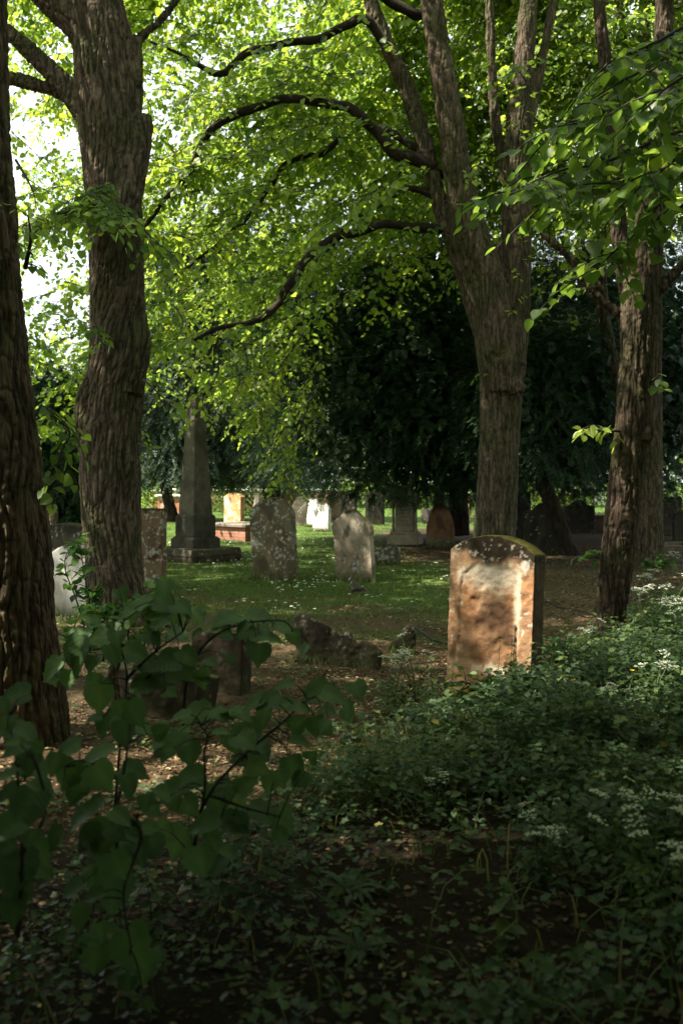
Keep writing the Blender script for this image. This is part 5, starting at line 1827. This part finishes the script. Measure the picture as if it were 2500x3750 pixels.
# ------------------------------------------------------------------ foreground saplings with big leaves
def sapling(label, stems, leaves, name='lime_sapling', dim=0.0):
    """stems: list of sheet-coordinate paths with depth; leaves: (sheet x, sheet y, size in sheet units, depth, roll degrees, tilt)"""
    base = np.array([D(s[0], s[1], s[2]) for s in stems[0]])[0]
    root = empty(name, (base[0], base[1], 0), label, 'sapling', 'young lime suckers in the foreground')
    st = MB()
    SP = []
    for path in stems:
        pts = [D(a, b, c) for a, b, c in path]
        rr = np.linspace(.0055, .0022, len(pts))
        st.add(*tube(pts, rr, 7, 6, wob=.012))
        SP.append(cat_rom(np.array(pts), 10))
    SP = np.concatenate(SP)
    pos, ax, up, sz, tn = [], [], [], [], []
    more = []
    for (dx, dy, s, Y, roll, tilt) in leaves:
        if rng.uniform() < .75:
            more.append((dx + rng.uniform(-55, 55), dy + rng.uniform(-45, 50), s * rng.uniform(.6, .95), Y + rng.uniform(-.15, .2), roll + rng.uniform(-70, 70), tilt))
    for (dx, dy, s, Y, roll, tilt) in leaves + more:
        c = D(dx, dy, Y)
        L = s * K / F * Y
        a = math.radians(roll)
        # roll: direction of the tip in the picture, 0 right, 90 down
        A = np.array([math.cos(a), -.45 + .9 * rng.uniform(-.5, .5), -.75 * math.sin(a)])
        tilt = tilt * rng.uniform(.2, .8)
        A = A / np.linalg.norm(A)
        U = np.array([.5 * rng.uniform(-1, 1), -math.sin(math.radians(tilt)), math.cos(math.radians(tilt))])
        if abs(A @ U) > .8:
            U = np.array([0, -1.0, .3])
        b = c - A * L * .5
        pos.append(b); ax.append(A); up.append(U); sz.append(L); tn.append(np.clip(.48 + rng.normal(0, .16) - dim, 0, 1))
        j = np.argmin(((SP - b) ** 2).sum(1) + 1e9 * 0)
        e = SP[j]
        if np.linalg.norm(e - b) < .42:
            mid = (e + b) / 2 + np.array([0, 0, .10 * np.linalg.norm(e - b)])
            st.add(*tube([e, mid, b], [.0028, .0018, .0013], 5, 5))
    mb = MB()
    scatter(mb, HIV, [HIF], np.array(pos), np.array(ax), np.array(up), np.array(sz), np.array(tn), rng.uniform(.85, 1.05, len(pos)))
    keep_world(mb.build('foliage', M['sucker']), root)
    keep_world(st.build('stem', M['twig']), root)
    return root


def z5(l, Y):      # lists read from the enlarged survey sheets
    return [(a * .5, 1116.4 + b * .5, s * .5, Y + rng.uniform(-.15, .15), r, t) for a, b, s, r, t in l]


def z7(l, Y):
    return [(a * .5, 1693.4 + b * .5, s * .5, Y + rng.uniform(-.15, .15), r, t) for a, b, s, r, t in l]


la = z5([(620, 565, 185, 165, 50), (590, 610, 120, 110, 70), (720, 640, 130, 150, 60), (760, 545, 120, 20, 40), (350, 785, 190, 100, 65), (470, 690, 170, 175, 45), (240, 840, 120, 120, 80), (310, 890, 90, 95, 70),
         (620, 775, 160, 10, 50), (705, 845, 100, 90, 75), (790, 810, 170, 5, 50), (870, 790, 120, 40, 50), (930, 890, 100, 75, 75), (650, 920, 160, 160, 55), (740, 900, 120, 20, 40), (480, 940, 90, 70, 70),
         (840, 560, 110, 20, 40), (910, 595, 100, 30, 45), (820, 690, 120, 10, 35), (700, 700, 110, 30, 45), (540, 700, 90, 80, 60), (560, 500, 80, 60, 60), (680, 520, 90, -20, 40), (420, 820, 90, 110, 60),
         (350, 690, 110, 150, 50), (520, 780, 110, 70, 60), (430, 900, 80, 100, 60), (960, 810, 110, -10, 35), (800, 600, 90, 90, 60), (420, 620, 80, 160, 40)], 3.5)
lb = z5([(1035, 615, 150, 170, 40), (1190, 610, 165, -5, 35), (1310, 655, 120, 15, 50), (1185, 690, 120, 150, 60), (1188, 775, 115, 88, 80), (1110, 660, 90, 130, 60), (1350, 700, 80, 70, 60), (1000, 655, 110, 175, 30)], 3.4)
lc = z5([(520, 1060, 160, 150, 60), (620, 1050, 130, 60, 60), (660, 1115, 110, 20, 50), (470, 1110, 120, 100, 70), (570, 1140, 140, 80, 60), (740, 1110, 110, 5, 40), (430, 1070, 80, 180, 30)], 2.9) + \
    z7([(300, 60, 140, 160, 50), (450, 80, 180, 165, 45), (310, 180, 160, 110, 65), (470, 190, 150, 60, 60), (620, 160, 150, 10, 50), (590, 230, 120, 70, 65), (380, 150, 110, 150, 50), (250, 130, 110, 100, 60),
        (370, 370, 170, 140, 50), (480, 460, 170, 100, 60), (630, 455, 160, 15, 55), (250, 470, 120, 110, 70), (560, 370, 120, 30, 50), (640, 540, 120, 60, 60), (430, 300, 90, 150, 40), (700, 420, 100, 10, 40),
        (540, 600, 150, 70, 60), (520, 720, 200, 80, 75), (370, 835, 130, 100, 75), (330, 700, 110, 150, 50), (460, 580, 110, 120, 55), (620, 985, 220, 60, 75), (430, 1020, 170, 95, 80), (590, 1135, 100, 85, 80), (480, 560, 90, 20, 50)], 2.6)
ld = z5([(60, 965, 150, 175, 40), (30, 1110, 120, 90, 70), (110, 1145, 180, 20, 40), (20, 1020, 80, 60, 60)], 2.7) + \
    z7([(110, 120, 190, 150, 55), (170, 160, 150, 20, 55), (60, 60, 130, 160, 40), (120, 340, 210, 100, 75), (40, 430, 150, 100, 75), (200, 250, 130, 30, 60), (30, 260, 120, 140, 60), (70, 620, 230, 80, 70), (100, 700, 160, 30, 60),
        (180, 540, 150, 60, 60), (20, 520, 140, 120, 65), (60, 800, 150, 80, 70), (200, 620, 120, 20, 50), (10, 180, 120, 170, 30), (140, 470, 100, 90, 60)], 2.35)
le = z5([(900, 1050, 170, 170, 40), (1010, 1055, 120, 20, 35), (1100, 1050, 150, 0, 40), (1230, 990, 130, 160, 45), (1330, 1010, 120, 0, 40), (1440, 955, 150, 150, 50), (1540, 970, 140, 15, 50), (1510, 1035, 90, 5, 35), (1450, 1110, 100, 80, 65),
         (1150, 1145, 150, 60, 60), (1160, 1000, 120, 150, 40), (1500, 1120, 80, 40, 60), (820, 1060, 110, 170, 40), (1600, 1030, 90, 70, 70)], 3.1) + \
    z7([(780, 40, 160, 120, 60), (740, 70, 110, 160, 50), (860, 195, 160, 170, 45), (1000, 300, 150, 100, 60), (930, 400, 170, 160, 50), (1085, 400, 150, 20, 55), (820, 490, 150, 110, 65), (920, 580, 160, 80, 75), (1060, 545, 140, 10, 60),
        (1200, 350, 160, 20, 50), (1310, 410, 110, 40, 60), (1345, 150, 120, 80, 70), (1240, 210, 110, 100, 70), (1185, 145, 120, 10, 60), (1110, 255, 110, 170, 40), (1290, 190, 90, 60, 70), (1130, 20, 130, 20, 50), (1200, 60, 130, 40, 60),
        (760, 250, 120, 170, 40), (760, 430, 110, 20, 40), (870, 320, 120, 30, 40), (1000, 220, 100, 170, 35), (1000, 600, 110, 120, 65), (1380, 20, 110, 0, 40), (980, 480, 110, 60, 50), (700, 330, 100, 30, 40)], 3.0)
sapling('tall lime sucker with broad bright leaves in front of the big left trunk', [[(262, 1850, 3.45), (275, 1700, 3.5), (290, 1560, 3.5), (278, 1480, 3.5), (285, 1420, 3.5)], [(288, 1560, 3.5), (350, 1500, 3.5), (420, 1450, 3.5)], [(285, 1480, 3.5), (220, 1490, 3.5), (170, 1500, 3.5)], [(275, 1650, 3.5), (330, 1560, 3.5), (440, 1510, 3.5)]], la)
sapling('slender sucker whose few leaves hang out over the path, one backlit leaf pointing down', [[(420, 1700, 3.45), (430, 1560, 3.45), (470, 1480, 3.4), (540, 1440, 3.4), (640, 1430, 3.4), (670, 1450, 3.4)]], lb)
sapling('dark lime sucker in the lower left with large drooping leaves', [[(262, 1990, 2.65), (270, 1850, 2.7), (295, 1720, 2.75), (310, 1600, 2.9)], [(270, 1860, 2.65), (320, 1920, 2.6), (280, 2050, 2.55), (300, 2180, 2.5)], [(280, 1800, 2.7), (220, 1750, 2.7), (150, 1760, 2.6)]], lc, dim=.1)
sapling('broad-leaved sucker cut off by the lower left edge', [[(40, 2150, 2.35), (50, 1950, 2.35), (40, 1780, 2.4), (20, 1640, 2.6)], [(48, 1960, 2.35), (90, 1900, 2.35), (110, 1850, 2.35)]], ld, dim=.1)
sapling('low sucker with a branch of round leaves reaching right across the path', [[(430, 2000, 3.0), (468, 1820, 3.0), (470, 1730, 3.05), (478, 1690, 3.05), (450, 1650, 3.1)], [(450, 1880, 3.0), (500, 1800, 3.0), (580, 1720, 3.1), (650, 1660, 3.1), (700, 1610, 3.1), (750, 1590, 3.1)], [(480, 1830, 3.0), (560, 1860, 3.0), (640, 1880, 3.0)]], le, dim=.05)

# sprouts round the foot of the big left trunk
def thicket(label, specs, size, Y, name='lime_sapling', n=7, group='young lime suckers in the foreground', spread=.5, cat='sapling'):
    b = D(specs[0][0][0], specs[0][0][1], Y)
    root = empty(name, (b[0], Y, 0), label, cat, group)
    lf, st = MB(), MB()
    for path in specs:
        pts = np.array([D(p[0], p[1], Y + (p[2] if len(p) > 2 else 0)) for p in path])
        st.add(*tube(pts, np.linspace(.008, .003, len(pts)), 6, 6, wob=.02), tint=np.full(len(tube(pts, np.linspace(.008, .003, len(pts)), 6, 6)[0]), .3))
        P = cat_rom(pts, 8)
        T = nrm(np.gradient(P, axis=0))
        ii = np.linspace(len(P) * .35, len(P) - 1, n).astype(int)
        dd = .5 * T[ii] + spread * rand_dir(n, -.3, .4)
        spray(lf, st, P[ii], dd, rng.uniform(.08, .22, n), 5, size, .3, mid=True, tint0=.5)
    keep_world(lf.build('foliage', M['sprout'], smooth=False), root)
    keep_world(st.build('stem', M['twig']), root)


thicket('sprouts standing in front of the whitish headstone between the left trunks', [[(195, 1450), (172, 1370), (150, 1300), (165, 1250)], [(215, 1450), (205, 1380), (195, 1310), (185, 1260)], [(225, 1450), (220, 1400), (215, 1360)]], .085, 8.4)
thicket('leafy sucker growth round the foot of the big left trunk', [[(200, 1520), (200, 1450), (230, 1410)], [(240, 1520), (250, 1440), (290, 1390)], [(330, 1500), (340, 1420), (335, 1350)], [(300, 1500), (290, 1430), (260, 1400)], [(360, 1500), (370, 1430), (400, 1400)], [(180, 1560), (190, 1500), (170, 1440)], [(260, 1560), (300, 1480), (350, 1440)]], .075, 7.2, n=9)
thicket('leafy low bush right of the sandstone headstone at the foot of the leaning trunk', [[(1300, 1580), (1290, 1520), (1265, 1490)], [(1310, 1580), (1310, 1520), (1300, 1480)], [(1330, 1580), (1335, 1530), (1330, 1490)], [(1290, 1590), (1270, 1550), (1258, 1520)], [(1340, 1580), (1360, 1540), (1350, 1500)]], .06, 8.0, name='leafy_bush', n=9, group='leafy plants on the bank', cat='bush')
thicket('small leafy sprout on the bare soil beside the slim straight lime', [[(1510, 1318), (1500, 1300), (1490, 1290)], [(1515, 1318), (1525, 1300), (1540, 1295)], [(1512, 1318), (1515, 1295), (1520, 1285)]], .08, 16, name='leafy_bush', n=6, group='leafy plants on the bank', cat='bush')
thicket('tiny sprout of leaves on the left side of the leaning trunk', [[(1385, 1290), (1372, 1280), (1362, 1276)]], .07, 8.8, n=3, group='leafy plants on the bank')
thicket('leafy stalks in front of the foot of the sandstone headstone', [[(1040, 1640), (1050, 1600), (1070, 1575)], [(1090, 1640), (1110, 1590), (1080, 1570)], [(1190, 1640), (1195, 1590), (1200, 1550)], [(1130, 1650), (1120, 1600), (1130, 1570)]], .055, 6.4, name='leafy_bush', n=5, group='leafy plants on the bank', cat='bush')
thicket('four-leaved seedling standing out on the dark lower bank', [[(1408, 2010), (1405, 1975), (1402, 1950)]], .07, 3.7, name='seedling', n=2, group='leafy plants on the bank', cat='seedling')


def rosette(dx, dy, Y, n_, L, lab):
    b = D(dx, dy, Y)
    z = float(gz(np.array([b[0]]), np.array([Y]))[0])
    mb = MB()
    for k in range(n_):
        az = k * 2.4 + rng.uniform(-.3, .3)
        l = L * rng.uniform(.7, 1.1)
        T = np.linspace(0, 1, 7)
        c = np.stack([np.cos(az) * l * T * .8, np.sin(az) * l * T * .8, l * (.75 * T - .65 * T ** 2)], 1)
        s = np.array([-math.sin(az), math.cos(az), 0])
        w = .013 * np.sin(np.pi * (T * .9 + .1)) ** .6
        V = np.concatenate([c - s * w[:, None], c + np.array([0, 0, -.004]), c + s * w[:, None]])
        i = np.arange(6)
        mb.add(V, [np.stack([i, i + 1, i + 8, i + 7], 1), np.stack([i + 7, i + 8, i + 15, i + 14], 1)], tint=np.full(21, np.clip(.4 + rng.normal(0, .1), 0, 1)))
    o = mb.build('strap_leaf_plant', M['herb'])
    o.location = (b[0], Y, z)
    tag(o, lab, 'plant', 'strap-leaved plants in the foreground')


rosette(800, 2075, 3.45, 14, .20, 'rosette of strap-like leaves on the dark bare soil in the middle foreground')
rosette(830, 2270, 2.95, 10, .16, 'rosette of strap-like leaves near the bottom edge')
rosette(730, 1880, 4.4, 9, .15, 'small strap-leaved rosette at the upper end of the bare hollow')
rosette(1140, 1880, 4.5, 16, .26, 'spreading strap-leaved tuft in the herbs on the lower bank')


def stick(path, r, lab, Y=None):
    pts = []
    for a, b in path:
        yy = CAMH * F / (b * K - HY)
        x = (a * K - 1250) / F * yy
        pts.append((x, yy, float(gz(np.array([x]), np.array([yy]))[0]) + r * .9))
    V, fs = tube(pts, np.linspace(r, r * .4, len(pts)), 7, 6, wob=.03)
    mb = MB()
    mb.add(V, fs)
    o = mb.build('fallen_branch', M['twig'])
    tag(o, lab, 'fallen branch', 'sticks lying on the ground')


stick([(1250, 1380), (1280, 1388), (1310, 1392), (1345, 1398)], .014, 'thin stick lying on the bare soil right of the sandstone headstone')
stick([(950, 1440), (985, 1458), (1010, 1462), (1045, 1468)], .016, 'dark stick lying between the stone tooth and the sandstone headstone')
stick([(690, 1905), (740, 1912), (800, 1908), (860, 1918)], .008, 'thin stick on the dark hollow in the foreground')
stick([(540, 2210), (620, 2222), (700, 2218), (760, 2226)], .010, 'pale stick lying near the bottom edge')
stick([(845, 1600), (870, 1596), (900, 1590)], .008, 'short twig on the path left of the white cow parsley')

# pale crooked stump of a dead sucker
pts, rr = Dp([(268, 1690, 16), (264, 1620, 14), (258, 1560, 12), (266, 1520, 11), (272, 1495, 9), (270, 1484, 6)], 6.2)
mb = MB()
mb.add(*tube(pts, rr, 10, 6))
o = link('dead_stump', bark_mesh(mb, .010, .012, fxy=30, fz=4, gnarl=.012), M['bark'])
tag(o, 'crooked pale dead stem standing among the suckers below the big left trunk', 'stump')

# ------------------------------------------------------------------ light, sky, camera
SUN_EL, SUN_AZ = 54.0, -101.0       # azimuth measured from the view direction, negative to the left
w = bpy.data.worlds.new('World')
SC.world = w
w.use_nodes = True
nt = w.node_tree
bg = nt.nodes['Background']
sky = N(nt, 'ShaderNodeTexSky', sky_type='NISHITA', sun_disc=False)
sky.sun_elevation = math.radians(SUN_EL)
sky.sun_rotation = math.radians(SUN_AZ)
sky.air_density = 1.0
sky.dust_density = 4.0
sky.ozone_density = 1.0
tcw = N(nt, 'ShaderNodeTexCoord')
nw = N(nt, 'ShaderNodeTexNoise', i_Scale=2.2, i_Detail=5.0)
nt.links.new(tcw.outputs['Generated'], nw.inputs['Vector'])
cf = ramp(nt, nw.outputs['Fac'], [(.3, (.70, .70, .70)), (.65, (.92, .92, .92))])
nt.links.new(mixc(nt, cf, sky.outputs[0], (3.5, 3.72, 3.8)), bg.inputs['Color'])
bg.inputs['Strength'].default_value = .12

sd = bpy.data.lights.new('sun', 'SUN')
sd.energy = 4.5
sd.angle = math.radians(.5)
sd.color = (1.0, .91, .74)
so = bpy.data.objects.new('sun', sd)
COL.objects.link(so)
el, az = math.radians(SUN_EL), math.radians(SUN_AZ)
sdir = Vector((math.sin(az) * math.cos(el), math.cos(az) * math.cos(el), math.sin(el)))
so.rotation_euler = sdir.to_track_quat('Z', 'Y').to_euler()
so.location = (-20, 0, 30)

cd = bpy.data.cameras.new('camera')
cd.sensor_fit = 'HORIZONTAL'
cd.sensor_width = 24.0
cd.lens = 24.0 * F / 2500.0
cd.shift_y = -(1875.0 - HY) / 2500.0
cd.clip_end = 1000
cd.clip_start = .05
cd.dof.use_dof = True
cd.dof.focus_distance = 7.4
cd.dof.aperture_fstop = 3.2
co_ = bpy.data.objects.new('camera', cd)
COL.objects.link(co_)
co_.location = (0, 0, CAMH)
co_.rotation_euler = (math.radians(90), 0, 0)
SC.camera = co_

SC.view_settings.view_transform = 'Standard'
SC.view_settings.look = 'None'
SC.view_settings.gamma = 1.0
SC.view_settings.exposure = 2.2
SC.cycles.max_bounces = 7
SC.cycles.diffuse_bounces = 4
SC.cycles.transmission_bounces = 4
SC.cycles.transparent_max_bounces = 4
SC.cycles.sample_clamp_indirect = 6.0
